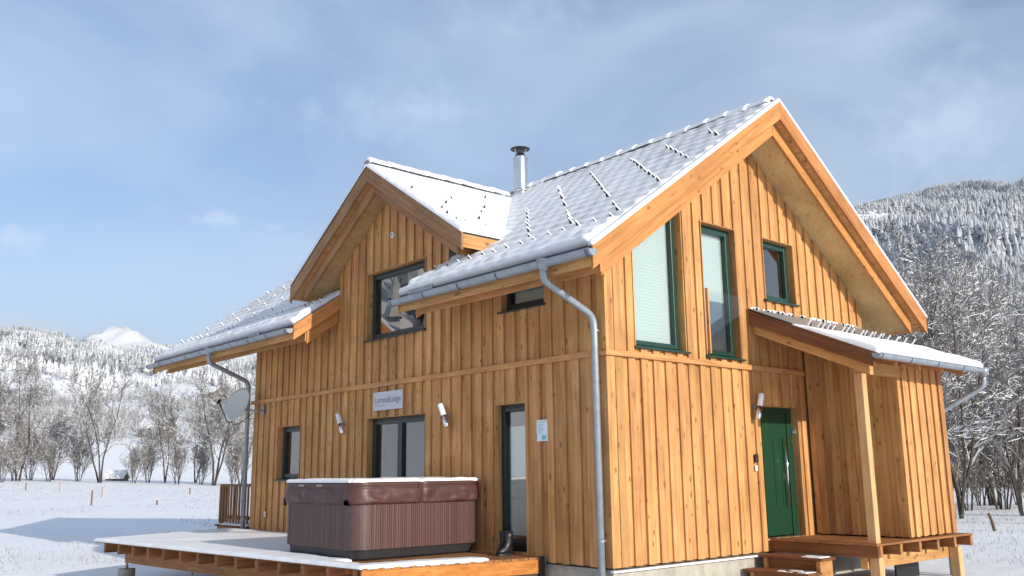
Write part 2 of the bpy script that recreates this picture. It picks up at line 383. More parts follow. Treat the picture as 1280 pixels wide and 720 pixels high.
def strip(b, p, d0, d1):
    a, c, la, lc, ha, hc = p
    b.add([(a,d0,la),(c,d0,lc),(c,d1,lc),(a,d1,la),(a,d0,ha),(c,d0,hc),(c,d1,hc),(a,d1,ha)],
          [(0,3,2,1),(4,5,6,7),(0,1,5,4),(1,2,6,5),(2,3,7,6),(3,0,4,7)])
def clad(side, parent, u0, u1, z0, top, ops, phase, sp, cw, mat='wood_v', skipu=(), jit=.004):
    """board and batten cladding, every board an object of its own"""
    k0 = math.floor((u0-phase)/sp)-1; k = k0
    while True:
        a = phase+k*sp
        if a > u1: break
        # recessed board between two cover boards
        ra, rb = max(a+cw-.018, u0), min(a+sp+.018, u1)
        if rb-ra > .03:
            dj = random.uniform(0, jit)
            for p in pieces(ra, rb, z0+.004, top, ops):
                b = LB(side); strip(b, p, .026+dj, .05); b.build('board', mat, parent)
        ca, cb = max(a, u0), min(a+cw, u1)
        if cb-ca > .03:
            dj = random.uniform(-jit, jit)
            for p in pieces(ca, cb, z0+random.uniform(-.004, .004), top, ops):
                b = LB(side); strip(b, p, dj, .0255); b.build('cover_board', mat, parent, bevel=0)
        k += 1
def core(side, u0, u1, z0, top, ops, extra, d0=.052, d1=.26, name='wall', mat='hutwood'):
    cuts = sorted({u0, u1, *[c for o in ops for c in o[:2] if u0 < c < u1], *[e for e in extra if u0 < e < u1]})
    b = LB(side)
    for a, c in zip(cuts, cuts[1:]):
        for p in pieces(a, c, z0, top, ops): strip(b, p, d0, d1)
    return b.build(name, mat, house)

gab_top = lambda y: roofz(y)-.47
def long_top(x):
    if DA < x < DC: return dormz(x)-.43
    return 3.885
w1top = lambda y: roofz(y)-.60
OPL = [(-5.68, -3.93, 3.40, 4.60), (-2.06, -1.13, 3.40, 3.80), (-8.86, -7.95, 1.06, 2.09), (-5.60, -3.91, .12, 2.08), (-2.21, -1.55, .10, 2.10)]
OPG = [(.56, 1.62, 2.73, w1top), (2.07, 2.90, 2.72, 4.70), (3.61, 4.46, 3.70, 4.70), (3.24, 4.26, .17, 2.075)]
wl = core('x', -LX, -.262, -.02, long_top, OPL, [DA, DC, DX]); wl['label'] = 'shaded eave wall of vertical larch boards'
wg = core('y', .056, WY, -.02, gab_top, OPG, [RY], d0=.052); wg['label'] = 'sunlit gable wall of vertical larch boards'
for w_, sd, u0, u1, top, ops, ph, sp in ((wl, 'x', -LX, -.145, long_top, OPL, -.387, .25), (wg, 'y', .150, WY-.005, gab_top, OPG, .161, .247)):
    # the dormer edges and the ridge are board joints too, so that tops follow the slope
    br = [b_ for b_ in ((DA, DX, DC) if sd == 'x' else (RY,))]
    lims = sorted({u0, u1, *br})
    for a, c in zip(lims, lims[1:]):
        clad(sd, w_, a, c, 0, lambda u: 2.59, ops, ph, sp, .13)
        clad(sd, w_, a, c, 2.655, (lambda u, a=a, c=c, top=top: top(min(max(u, a+1e-4), c-1e-4))), ops, ph, sp, .13)
# corner boards
for z0, z1 in ((0, 2.59), (2.655, 3.86)):
    b = LB('x'); b.box(-.142, -.0025, 0, .05, z0, z1); b.build('corner_board', 'wood_v', wl)
    b = LB('y'); b.box(.0505, .147, .001, .05, z0, z1); b.build('corner_board', 'wood_v', wg)
# belt course
b = MB(); b.box(-LX-.03, .036, -.036, .03, 2.585, 2.66); b.build('belt_trim', 'wood_x', wl)
b = MB(); b.box(-.03, .034, -.034, 4.49, 2.5855, 2.6595); b.build('belt_trim', 'wood_y', wg)
# other walls (left end and back), floors
b = MB(); b.box(-LX, -LX+.25, .262, WY, -.02, 3.85); b.prism([(-LX, .262, 3.85), (-LX, WY, 3.85), (-LX, RY, 6.1)], (.25, 0, 0)); b.build('wall', 'wood_v', house)
b = MB(); b.box(-LX+.251, -.262, WY-.25, WY, -.02, 3.9); b.build('wall', 'wood_v', house)
b = MB(); b.box(-LX+.26, -.27, .27, WY-.26, -.1, .09); b.box(-LX+.26, -.27, .27, WY-.26, 2.55, 2.75); b.build('floor', 'interior', house)
b = MB(); b.box(-LX+.26, -.27, 3.1, 3.2, .09, 2.55); b.box(-LX+.26, -.27, 3.6, 3.7, 2.75, 5.8); b.box(-3.1, -3.0, .27, 3.1, .09, 2.55); b.box(-2.9, -2.8, .27, 3.6, 2.75, 3.8); b.build('partition', 'interior', house)
# plinth and drip flashing
b = MB(); b.box(-LX+.02, -.03, .03, WY-.02, -1.1, -.03); pl = b.build('plinth', 'concrete', house)
b = MB(); b.box(-.02, .03, -.02, 3.28, -.052, -.03); b.build('drip_flashing', 'white', pl)
b = MB(); b.box(-1.9, .0, -.012, .04, -.05, -.02); b.build('drip_flashing', 'flash', pl)
b = MB(); b.box(-LX-1.3, -5, -.02, .02, -.09, .012); b.build('base_plank', 'deck_x', pl)

# ---- windows
def window(side, op, mat, leaves=1, blind=False, topf=None, fw_=.075, dep=.12, sill=True, lining=True, label=None, blindz=None):
    u0, u1, z0, z1 = op
    zt = topf if topf else (lambda u: z1)
    def ring(b, a, c, lo, hi, wd, d0, d1):
        # lo / hi functions of u
        b.prism([(a, d0, lo(a)), (a+wd, d0, lo(a)), (a+wd, d0, hi(a+wd)), (a, d0, hi(a))], (0, d1-d0, 0))
        b.prism([(c-wd, d0, lo(c)), (c, d0, lo(c)), (c, d0, hi(c)), (c-wd, d0, hi(c-wd))], (0, d1-d0, 0))
        b.prism([(a+wd, d0, lo(a)), (c-wd, d0, lo(a)), (c-wd, d0, lo(a)+wd), (a+wd, d0, lo(a)+wd)], (0, d1-d0, 0))
        b.prism([(a+wd, d0, hi(a+wd)-wd), (c-wd, d0, hi(c-wd)-wd), (c-wd, d0, hi(c-wd)), (a+wd, d0, hi(a+wd))], (0, d1-d0, 0))
    b = LB(side); lo = lambda u: z0+.02
    ring(b, u0+.012, u1-.012, lo, lambda u: zt(u)-.012, .05, dep, dep+.08)
    o = b.build('window', mat, house, bevel=.004)
    if label: o['label'] = label
    n = leaves; uw = (u1-u0-.1)/n
    for i in range(n):
        a = u0+.05+i*uw; c = a+uw
        b = LB(side); ring(b, a, c, lambda u: z0+.055, lambda u: zt(u)-.05, .062, dep-.018, dep+.062); b.build('sash', mat, o, bevel=.006)
        b = LB(side); b.prism([(a+.055, dep+.03, z0+.11), (c-.055, dep+.03, z0+.11), (c-.055, dep+.03, zt(c-.055)-.105), (a+.055, dep+.03, zt(a+.055)-.105)], (0, .006, 0)); b.build('pane', 'glass', o)
    if lining:
        b = LB(side)
        b.prism([(u0-.002, .003, z0), (u0+.0115, .003, z0), (u0+.0115, .003, zt(u0)), (u0-.002, .003, zt(u0))], (0, dep+.08, 0))
        b.prism([(u1-.0115, .003, z0), (u1+.002, .003, z0), (u1+.002, .003, zt(u1)), (u1-.0115, .003, zt(u1))], (0, dep+.08, 0))
        b.prism([(u0+.0115, .003, zt(u0)-.0115), (u1-.0115, .003, zt(u1)-.0115), (u1-.0115, .003, zt(u1)+.002), (u0+.0115, .003, zt(u0)+.002)], (0, dep+.08, 0))
        b.build('reveal', 'wood_v', o)
    if sill:
        b = LB(side); b.add([(u0-.03,-.045,z0-.015),(u1+.03,-.045,z0-.015),(u1+.03,dep,z0+.005),(u0-.03,dep,z0+.005),(u0-.03,-.045,z0+.012),(u1+.03,-.045,z0+.012),(u1+.03,dep,z0+.035),(u0-.03,dep,z0+.035)],
            [(0,3,2,1),(4,5,6,7),(0,1,5,4),(1,2,6,5),(2,3,7,6),(3,0,4,7)]); b.build('sill', mat, o, bevel=.004)
    if blind:
        b = LB(side); zz = blindz[0] if blindz else z0+.06; ztop = blindz[1] if blindz else None
        a, c = u0+.075, u1-.075; pitch_ = .045
        while True:
            ha, hc = zz+pitch_, zz+pitch_
            mx = (ztop if ztop else max(zt(a), zt(c))-.06)
            if zz+pitch_ > mx: break
            # a slat stops where the sloping head cuts it
            aa_ = a
            if topf:
                while aa_ < c-.1 and zt(aa_)-.06 < zz+pitch_: aa_ += .03
            b.add([(aa_, dep+.075, zz), (c, dep+.075, zz), (c, dep+.0775, zz+pitch_*.99), (aa_, dep+.0775, zz+pitch_*.99)], [(0, 1, 2, 3)])
            zz += pitch_
        b.build('blind', 'blind', o)
    return o
wdB = window('x', OPL[0], 'anth', label='large fixed window in the cross gable')
window('x', OPL[1], 'anth', blind=True, label='narrow strip window under the eave, blind drawn')
wdS = window('x', OPL[2], 'anth', label='small window behind the tub end')
wdM = window('x', OPL[3], 'anth', leaves=2, sill=False, label='two-leaf glazed door behind the hot tub')
wdD = window('x', OPL[4], 'anth', sill=False, blind=True, blindz=(.30, 1.80), label='narrow glazed terrace door')
window('y', OPG[0], 'green', topf=w1top, blind=True, label='tall window with sloping head under the roof, blind drawn')
wd2 = window('y', OPG[1], 'green', blind=True, label='tall window with blind and glass guard')
window('y', OPG[2], 'green', label='small upper window above the porch roof')
b = LB('y'); b.box(2.13, 2.92, -.036, -.024, 2.80, 3.66); b.build('glass_guard', 'clear', wd2)
b = LB('y'); b.box(2.085, 2.115, -.045, -.002, 2.76, 3.70); b.build('guard_post', 'wood_v', wd2)
# things seen through the panes
b = LB('x'); b.prism([(-5.4, .5, 3.45), (-4.75, .5, 3.45), (-5.3, .5, 3.95)], (0, .05, 0)); b.build('chair_back', 'curtain', wdB)
b = LB('x')
for i in range(7): b.box(-8.4+i*.045, -8.36+i*.045, .33+.02*(i % 2), .36+.02*(i % 2), 1.1, 2.05)
b.build('curtain', 'curtain', wdS)
# ---- front door
b = LB('y'); b.box(3.252, 3.31, .12, .20, .17, 2.07); b.box(4.12, 4.25, .12, .20, .17, 2.07); b.box(3.31, 4.12, .12, .20, 2.0, 2.07)
fd = b.build('door', 'door', house, bevel=.004); fd['label'] = 'green front door with long bar handle under the porch'
b = LB('y'); b.box(3.312, 4.105, .13, .185, .19, 1.998); b.build('leaf', 'door', fd, bevel=.005)
b = LB('y'); b.box(3.72, 3.735, .126, .13, .62, 1.6); b.box(3.90, 3.905, .126, .13, .6, 1.62); b.build('groove', 'anth', fd)
b = LB('y'); b.tube([(3.985, .075, .62), (3.985, .075, 1.62)], .016, 10); b.tube([(3.985, .13, .82), (3.985, .075, .82)], .009, 8); b.tube([(3.985, .13, 1.42), (3.985, .075, 1.42)], .009, 8); b.build('handle', 'chrome', fd, smooth=True)
b = LB('y'); b.box(3.97, 4.0, .12, .131, 1.0, 1.09); b.build('lock_plate', 'chrome', fd)
b = LB('y'); b.prism([(3.238, .003, .17), (3.252, .003, .17), (3.252, .003, 2.075), (3.238, .003, 2.075)], (0, .2, 0)); b.prism([(4.25, .003, .17), (4.263, .003, .17), (4.263, .003, 2.075), (4.25, .003, 2.075)], (0, .2, 0)); b.box(3.252, 4.25, .003, .2, 2.0705, 2.078); b.build('reveal', 'wood_v', fd)

# ---- main roof
def slab(poly, zf, d0, d1):
    """prism between two depths below the roof plane zf(x, y); poly in plan"""
    b = MB(); b.prism([(x, y, zf(x, y)-d0) for x, y in poly], (0, 0, -(d1-d0))); return b
rz = lambda x, y: roofz(y)
front = [(XL, YE), (DA, YE), (DA, 1.2), (DX, 2.68), (DB, 1.2), (DB, YE), (XR-.04, YE), (XR-.04, RY-.001), (XL, RY-.001)]
rear = [(XL, RY+.001), (XR-.04, RY+.001), (XR-.04, WY+.9), (XL, WY+.9)]
roof = slab(front, rz, .0, .05).build('roof', 'tile', house); roof['label'] = 'snowy tiled main roof'
slab(rear, rz, .0, .05).build('roof_tiles', 'tile', roof)
for nm, poly in (('eave_boarding', front), ('eave_boarding', rear)):
    slab(poly, rz, .052, .27).build(nm, 'wood_x', roof)
inner = [(XL+.2, YE+.28), (DA-.06, YE+.28), (DA-.06, 1.2), (DX, 2.6), (DB+.06, 1.2), (DB+.06, YE+.28), (XR-.2, YE+.28), (XR-.2, RY-.001), (XL+.2, RY-.001)]
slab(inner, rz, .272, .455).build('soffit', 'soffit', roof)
slab([(XL+.2, RY+.001), (XR-.2, RY+.001), (XR-.2, WY+.62), (XL+.2, WY+.62)], rz, .272, .455).build('soffit', 'soffit', roof)
b = MB(); b.box(XL+.19, DA-.05, YE+.245, YE+.278, 3.475, 3.68); b.build('eave_fascia', 'wood_x', roof)
b = MB(); b.box(DB+.05, XR-.14, YE+.245, YE+.278, 3.475, 3.68); b.build('eave_fascia', 'wood_x', roof)
def rake(x0, x1, ya, yb, d0, d1, mat='barge_y', name='barge_board', plumb=True):
    """board along the slope from ya (low) to yb (high)"""
    b = MB(); P = [(x0, ya, roofz(ya)-d0), (x0, yb, roofz(yb)-d0), (x0, yb, roofz(yb)-d1), (x0, ya, roofz(ya)-d1)]
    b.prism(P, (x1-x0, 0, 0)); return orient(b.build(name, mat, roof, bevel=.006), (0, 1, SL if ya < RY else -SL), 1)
for sgn, yl in ((0, YE-.02), (1, WY+.92)):
    rake(XR-.04, XR, yl, RY+(-.001 if sgn == 0 else .001), .012, .30)
    yi = YE+.27 if sgn == 0 else WY+.63
    rake(XR-.2, XR-.145, yi, RY+(-.001 if sgn == 0 else .001), .272, .515)
rake(XL-.04, XL, YE-.02, RY-.001, .012, .30); rake(XL-.04, XL, WY+.92, RY+.001, .012, .30)
rake(DA, DA+.035, YE-.02, -.002, .012, .28); rake(DA-.06, DA-.025, YE+.27, -.002, .282, .515)
rake(DB-.035, DB, YE-.02, -.002, .012, .28); rake(DB+.025, DB+.06, YE+.27, -.002, .282, .515)
# cross gable roof
def drake(x_lo, x_hi, y0, y1, d0, d1, nm='barge_board'):
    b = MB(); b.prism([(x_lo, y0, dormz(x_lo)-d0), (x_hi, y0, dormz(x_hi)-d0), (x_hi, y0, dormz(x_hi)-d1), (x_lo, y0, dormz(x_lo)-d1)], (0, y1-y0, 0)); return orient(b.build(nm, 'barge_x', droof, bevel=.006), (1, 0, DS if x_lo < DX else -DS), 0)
dz = lambda x, y: dormz(x)
pl_ = [(DX-.001, DYF+.04), (DX-.001, 2.9), (DX-DH, .52), (DX-DH, DYF+.04)]; pr_ = [(DX+.001, DYF+.04), (DX+.001, 2.9), (DX+DH, .52), (DX+DH, DYF+.04)]
droof = slab(pr_, dz, 0, .05).build('cross_gable_roof', 'tile', house); droof['label'] = 'snowy roof of the cross gable'
slab(pl_, dz, 0, .05).build('roof_tiles', 'tile', droof)
for P in (pl_, pr_): slab(P, dz, .052, .25).build('eave_boarding', 'wood_y', droof)
ins = lambda P, s: [(P[0][0], DYF+.2), (P[1][0], 2.5), (P[2][0]+.28*s, .45), (P[3][0]+.28*s, DYF+.2)]
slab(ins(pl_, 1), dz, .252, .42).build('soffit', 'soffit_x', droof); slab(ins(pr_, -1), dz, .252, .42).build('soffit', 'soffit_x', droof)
for s in (-1, 1):
    drake(DX+s*(DH+.02), DX+s*.001, DYF, DYF+.038, .012, .285)
    drake(DX+s*(DH-.27), DX+s*.001, DYF+.145, DYF+.198, .254, .47)
    b = MB(); x = DX+s*(DH-.285); b.box(x, x+s*.03, DYF+.2, .3, dormz(x)-.47, dormz(x)-.27); b.build('eave_fascia', 'wood_y', droof)
# cheek flashings
b = MB(); b.prism([(DC+.002, .001, roofz(0)-.02), (DC+.002, 1.2, roofz(1.2)-.02), (DC+.002, 1.2, dormz(DC)-.2), (DC+.002, .001, dormz(DC)-.3)], (-.05, 0, 0)); b.build('cheek', 'flash', droof)
b = MB(); b.prism([(DA+.05, .06, roofz(0)-.02), (DA+.05, 1.2, roofz(1.2)-.02), (DA+.05, 1.2, dormz(DA)-.2), (DA+.05, .06, dormz(DA)-.3)], (-.05, 0, 0)); b.build('cheek', 'flash', droof)

# ---- snow sheets on roofs
def sheet(name, U, V, pos, h, mask, parent, mat='roofsnow', nrm=(0, 0, 1), attr=None):
    """U, V 1-D grids; pos(u, v) base points; h thickness; mask of cells; closed at its rim"""
    UU, VV = np.meshgrid(U, V, indexing='ij'); nu, nv = UU.shape
    base = pos(UU, VV); H = h(UU, VV); n = np.array(nrm, float); n /= np.linalg.norm(n)
    cellm = mask((UU[:-1, :-1]+UU[1:, 1:])/2, (VV[:-1, :-1]+VV[1:, 1:])/2)
    # taper towards the rim
    nodem = np.zeros((nu, nv)); cnt = np.zeros((nu, nv))
    for a in (0, 1):
        for c in (0, 1):
            nodem[a:nu-1+a, c:nv-1+c] += cellm; cnt[a:nu-1+a, c:nv-1+c] += 1
    rim = nodem < 4
    H = np.where(rim, H*.55, H)
    top = base+H[..., None]*n
    bot = base-.01*n
    id_ = np.arange(nu*nv).reshape(nu, nv)
    F = np.stack([id_[:-1, :-1], id_[1:, :-1], id_[1:, 1:], id_[:-1, 1:]], -1)[cellm]
    p = np.pad(cellm, 1)
    S = []
    off = nu*nv
    ed = [(~p[1:-1, :-2] & cellm, id_[:-1, :-1], id_[1:, :-1]), (~p[1:-1, 2:] & cellm, id_[1:, 1:], id_[:-1, 1:]),
          (~p[:-2, 1:-1] & cellm, id_[:-1, 1:], id_[:-1, :-1]), (~p[2:, 1:-1] & cellm, id_[1:, :-1], id_[1:, 1:])]
    for mk, A, B in ed: S.append(np.stack([A[mk], A[mk]+off, B[mk]+off, B[mk]], -1))
    F = np.concatenate([F]+S); V_ = np.concatenate([top.reshape(-1, 3), bot.reshape(-1, 3)])
    # orientation: top faces must look along n
    a, b_, c_ = V_[F[0, 0]], V_[F[0, 1]], V_[F[0, 2]]
    if np.dot(np.cross(b_-a, c_-a), n) < 0: F = F[:, ::-1]
    used = np.unique(F); mp_ = np.full(len(V_), -1); mp_[used] = np.arange(len(used))
    o = npobj(name, V_[used], mp_[F], [mat], smooth=True, parent=parent)
    if attr is not None:
        A_ = np.clip(attr(UU, VV), 0, 1).ravel(); A_ = np.concatenate([A_, A_*0+.8])[used]
        at = o.data.attributes.new('bare', 'FLOAT', 'POINT'); at.data.foreach_set('value', A_.astype(np.float32))
    return o
def bare_f(u, v):
    # thin, part-melted snow: the lower lip of a tile row shows through here and there
    fr = (v/CRS) % 1; row = np.floor(v/CRS)
    lip = np.clip((fr-.70)/.12, 0, 1)*np.clip((1.02-fr)/.08, 0, 1)
    colw = .5+.5*np.cos(2*np.pi*(u/TLW+.5*(row % 2)))
    streak = sstep(.42, .60, fbm(u*.9-v*.8, v*.35+u*.3, 3))
    return lip*(.30+.10*colw)*(.35+.8*fbm(u*5+row*3, v*5, 3))*(.7+.6*streak)+.22*streak*sstep(.5, .68, fbm(u*7, v*9, 3))
CRS, TLW = .25, .28
def tiles_h(u, v, base=.03, c=.042, wv=.008, nz=.014, top=.0):
    fr = (v/CRS) % 1; row = np.floor(v/CRS)
    prof = np.where(fr < .82, fr/.82, (1-fr)/.18)
    colw = .5+.5*np.cos(2*np.pi*(u/TLW+.5*(row % 2)))
    return base+c*prof*(.8+.2*colw)+wv*colw*prof+nz*(fbm(u*3.1+row*5, v*3.1, 4)-.45)+.012*(fbm(u*9, v*9, 2)-.35)
def main_h(u, v):   # v distance below the ridge
    y = RY-v
    eave = np.clip((v-3.55)/.25, 0, 1)
    thin = sstep(.35, .62, fbm(u*.6+3, v*.8, 3))
    w_ = np.exp(-((y-(2.80-.92*np.abs(u-DX)))/.13)**2)*(np.abs(u-DX) < DH)
    return tiles_h(u, v, base=.022+.015*thin)*(1-w_)+w_*.075+eave*(.035+.04*fbm(u*4, v*5, 3))
def inpoly(poly):
    def f(x, y):
        ins_ = np.zeros(x.shape, bool); n = len(poly)
        for i in range(n):
            x1, y1 = poly[i]; x2, y2 = poly[(i+1) % n]
            if y1 == y2: continue
            c = ((y1 > y) != (y2 > y)) & (x < (x2-x1)*(y-y1)/(y2-y1)+x1); ins_ ^= c
        return ins_
    return f
pm = inpoly([(XL+.01, YE-.03), (DA-.005, YE-.03), (DA-.005, 1.15), (DX, 2.62), (DB+.005, 1.15), (DB+.005, YE-.03), (XR-.06, YE-.03), (XR-.06, RY+.5), (XL+.01, RY+.5)])
U = np.arange(XL, XR+.001, .035); V = np.concatenate([np.arange(0, RY-YE-.005, .03), [RY-YE+.005]])
sheet('snow', U, V, lambda u, v: np.stack([u, RY-v, RZ-SL*v], -1), main_h, lambda u, v: pm(u, RY-v), roof, nrm=(0, -SL, 1), attr=lambda u, v: bare_f(u, v)*(1-sstep(3.5, 3.7, v)))
U2 = np.arange(XL, XR+.001, .14); V2 = np.arange(0, 4.2, .1)
sheet('snow', U2, V2, lambda u, v: np.stack([u, RY+v, RZ-SL*v], -1), lambda u, v: .06+.03*fbm(u, v), lambda u, v: u < 9, roof, nrm=(0, SL, 1))
# cross gable snow (smooth and thick on the sunny side)
prm = inpoly([(DX, DYF-.02), (DX, 2.9), (DX+DH+.03, .52), (DX+DH+.03, DYF-.02)]); plm = inpoly([(DX, DYF-.02), (DX, 2.9), (DX-DH-.03, .52), (DX-DH-.03, DYF-.02)])
def dsn(u, v): return .05+.016*(((v/CRS) % 1))*1.6+.018*fbm(u*3, v*3, 3)+np.clip((v-2.2)/.3, 0, 1)*.03
sheet('snow', np.arange(DYF-.02, 2.92, .035), np.arange(0, DH+.04, .03), lambda u, v: np.stack([DX+v, u, DZ-DS*v], -1), dsn, lambda u, v: prm(DX+v, u), droof, mat='snow', nrm=(DS, 0, 1))
sheet('snow', np.arange(DYF-.02, 2.92, .06), np.arange(0, DH+.04, .05), lambda u, v: np.stack([DX-v, u, DZ-DS*v], -1), dsn, lambda u, v: plm(DX-v, u), droof, mat='snow', nrm=(-DS, 0, 1))
# verge snow
for ya, yb in ((YE-.03, RY), (WY+.93, RY)):
    n = 60; vs = []; fs = []
    for i in range(n+1):
        y = ya+(yb-ya)*i/n; z = roofz(y); hh = (.032 if ya < 0 else .024)*(.75+.5*float(fbm(y*2.2, 1.5, 3)))
        vs += [(XR-.07, y, z-.01), (XR-.06, y, z+hh+.02), (XR-.0, y, z+hh+.012), (XR+.022, y, z+hh*.4), (XR+.015, y, z-.015)]
    for i in range(n):
        for k in range(5): fs.append((i*5+k, i*5+(k+1) % 5, i*5+5+(k+1) % 5, i*5+5+k))
    fs += [(4, 3, 2, 1, 0), tuple(range(n*5, n*5+5))]
    b = MB(); b.add(vs, fs); bo = b.build('verge_snow', 'snow', roof, smooth=True)
    bmm = bmesh.new(); bmm.from_mesh(bo.data); bmesh.ops.recalc_face_normals(bmm, faces=bmm.faces); bmm.to_mesh(bo.data); bmm.free()
# ridge tiles
tb = MB(); n = 8
def ridge_tile():
    vs = []; prof = [(0, .112), (.24, .115), (.33, .124), (.40, .126), (.412, .07)]
    for x, r in prof:
        for k in range(n+1):
            a = math.pi*k/n; vs.append((x, r*1.05*math.cos(a), r*.95*math.sin(a)))
    fs = [(i*(n+1)+k, i*(n+1)+k+1, (i+1)*(n+1)+k+1, (i+1)*(n+1)+k) for i in range(len(prof)-1) for k in range(n)]
    bb = MB(); bb.add(vs, fs); return bb.mesh('ridge_tile', 'roofsnow', True)
rt_me = ridge_tile()
x = XL
while x < XR-.36:
    o = bpy.data.objects.new('ridge_tile', rt_me); COL.objects.link(o); o.location = (x, RY, RZ-.01+random.uniform(-.006, .006)); o.rotation_euler = (random.uniform(-.06, .06), random.uniform(-.02, .02), 0); o.scale = (1, random.uniform(.92, 1.1), random.uniform(.9, 1.15)); attach(o, roof); x += .385
b = MB(); b.box(XL, XR-.02, RY-.06, RY+.06, RZ-.06, RZ-.02); b.build('ridge_board', 'tile', roof)
y = DYF
while y < 2.5:
    o = bpy.data.objects.new('ridge_tile', rt_me); COL.objects.link(o); o.location = (DX, y+.41, DZ+.03); o.rotation_euler = (0, random.uniform(-.02, .02), -math.pi/2); o.scale = (1, 1.25, 1.1); attach(o, droof); y += .385
# snow guards
def guard_mesh():
    b = MB(); b.add([(-.045, 0, 0), (.045, 0, 0), (0, .004, .10)], [(0, 1, 2)], 0)
    b.add([(-.047, .004, 0), (.047, .004, 0), (0, .0, .108), (-.045, .045, 0), (.045, .045, 0), (0, .03, .118)], [(0, 2, 5, 3), (1, 4, 5, 2), (3, 5, 4)], 1)
    return b.mesh('snow_guard', ['darkmetal', 'snow'])
gm = guard_mesh()
def guard(x, y):
    o = bpy.data.objects.new('snow_guard', gm); COL.objects.link(o); v = RY-y
    h = float(main_h(np.array([x]), np.array([v]))[0])
    o.location = (x, y-h*.55, roofz(y)+h*.75-.01); o.rotation_euler = (math.atan(SL), 0, random.uniform(-.2, .2)); s = random.uniform(.62, .85); o.scale = (s*1.05, s*.75, s*random.uniform(.95, 1.25)); attach(o, roof)
x = DB+.12
while x < XR-.15: guard(x, -.30+random.uniform(-.015, .015)); x += TLW
x = XL+.15
while x < DA-.1: guard(x, -.30+random.uniform(-.015, .015)); x += TLW
for c in (-1.38, -.54, .29, 1.2, 1.95, 2.78):
    y = -.05
    while y < 2.55:
        xx = c-1.13*y
        if DC+.15 < xx < XR-.15 and random.random() > .06: guard(xx, y)
        y += CRS
for xx in np.arange(XL+.3, DA-.2, .84):
    for k, y in enumerate(np.arange(.2, 3.0, .5)): guard(float(xx)+.28*(k % 3), float(y))
def dguard(x, y):
    o = bpy.data.objects.new('snow_guard', gm); COL.objects.link(o); o.location = (x, y, dormz(x)+.052); o.rotation_euler = (math.atan(DS), 0, math.pi/2); o.scale = (.8, .8, .8); attach(o, droof)
for x, y in ((-3.83, -.36), (-3.73, .36), (-3.39, .0), (-3.02, -.36), (-2.8, -.42), (-2.55, -.44), (-2.52, -.31), (-2.48, -.12), (-2.51, .08), (-2.89, .27), (-3.26, .61), (-3.66, 1.01), (-4.36, 1.6)): dguard(x, y)

# ---- gutters and downpipes
def gutter(p0, p1, r_, parent, name='gutter'):
    p0 = Vector(p0); p1 = Vector(p1); t = (p1-p0).normalized(); s = Vector((0, 0, 1)).cross(t).normalized(); b = MB(); n = 12; k = 24; rows = []
    prof = [(-r_*math.cos(math.pi*i/n), -r_*math.sin(math.pi*i/n)) for i in range(n+1)]
    prof = [(-r_-.012, .004), (-r_-.010, .014)]+prof+[(r_+.004, .02)]
    inner_ = [(a*.94, c*.94+.003) for a, c in prof[::-1]]; P = prof+inner_; m_ = len(P); vs = []; fs = []
    for q in (p0, p1): vs += [q+s*a+Vector((0, 0, c)) for a, c in P]
    fs = [(i, (i+1) % m_, m_+(i+1) % m_, m_+i) for i in range(m_)]+[tuple(range(m_-1, -1, -1)), tuple(range(m_, 2*m_))]
    b.add(vs, fs)
    for q, d in ((p0, 1), (p1, -1)):
        c_ = [q+s*a+Vector((0, 0, c))+t*d*.004 for a, c in prof]; n2 = len(c_); b.add(c_, [tuple(range(n2)), tuple(range(n2-1, -1, -1))][:1])
    g = b.build(name, 'zinc', parent)
    bmm = bmesh.new(); bmm.from_mesh(g.data); bmesh.ops.recalc_face_normals(bmm, faces=bmm.faces); bmm.to_mesh(g.data); bmm.free()
    Ln = (p1-p0).length; nb = max(2, round(Ln/.8))
    for i in range(nb+1):
        q = p0+t*(.06+(Ln-.12)*i/nb); b = MB(); vs = []
        rr_ = r_+.006; ring = [(-rr_*math.cos(math.pi*j/n), -rr_*math.sin(math.pi*j/n)) for j in range(n+1)]
        for e in (-.011, .011): vs += [q+t*e+s*a+Vector((0, 0, c)) for a, c in ring]
        b.add(vs, [(j, j+1, n+2+j, n+1+j) for j in range(n)]); b.build('bracket', 'bracket', g)
    return g
g1 = gutter((XL-.1, -1.0, 3.645), (DA+.03, -1.0, 3.645), .068, house); g2 = gutter((DB-.08, -1.0, 3.645), (XR+.08, -1.0, 3.645), .068, house)
for g, xx in ((g1, -13.3), (g1, -8.25), (g2, -2.75)):
    pass
b = MB(); b.box(-8.35, -7.9, -.93, -.915, 3.72, 3.86); b.build('snow_plate', 'flash', g1)
b = MB(); b.box(-3.05, -2.45, -.93, -.915, 3.72, 3.83); b.build('snow_plate', 'flash', g2)
def smoothpath(pts, el=.14):
    P = [Vector(p) for p in pts]; Q = [P[0]]
    for a, m_, c in zip(P, P[1:], P[2:]):      # short elbows between straight runs
        e = min(el, (a-m_).length*.45, (c-m_).length*.45); p0 = m_+(a-m_).normalized()*e; p1 = m_+(c-m_).normalized()*e
        Q += [p0*(1-t)**2+m_*2*t*(1-t)+p1*t*t for t in (0, .2, .4, .6, .8, 1)]
    return Q+[P[-1]]
def downpipe(pts, clamps, r_=.045):
    b = MB(); b.tube(smoothpath(pts), r_, 14); d = b.build('downpipe', 'zinc', house, smooth=True)
    b = MB(); p = Vector(pts[0]); b.tube([p+Vector((0, 0, .06)), p+Vector((0, 0, .0)), p-Vector((0, 0, .08))], [.085, .075, r_+.004], 14); b.build('outlet', 'zinc', d, smooth=True)
    for c in clamps:
        b = MB(); b.tube([Vector(c)-Vector((0, 0, .012)), Vector(c)+Vector((0, 0, .012))], r_+.007, 14); b.tube([Vector(c), Vector(c)+Vector((.02, .1, 0))], .006, 6); b.build('clamp', 'flash', d)
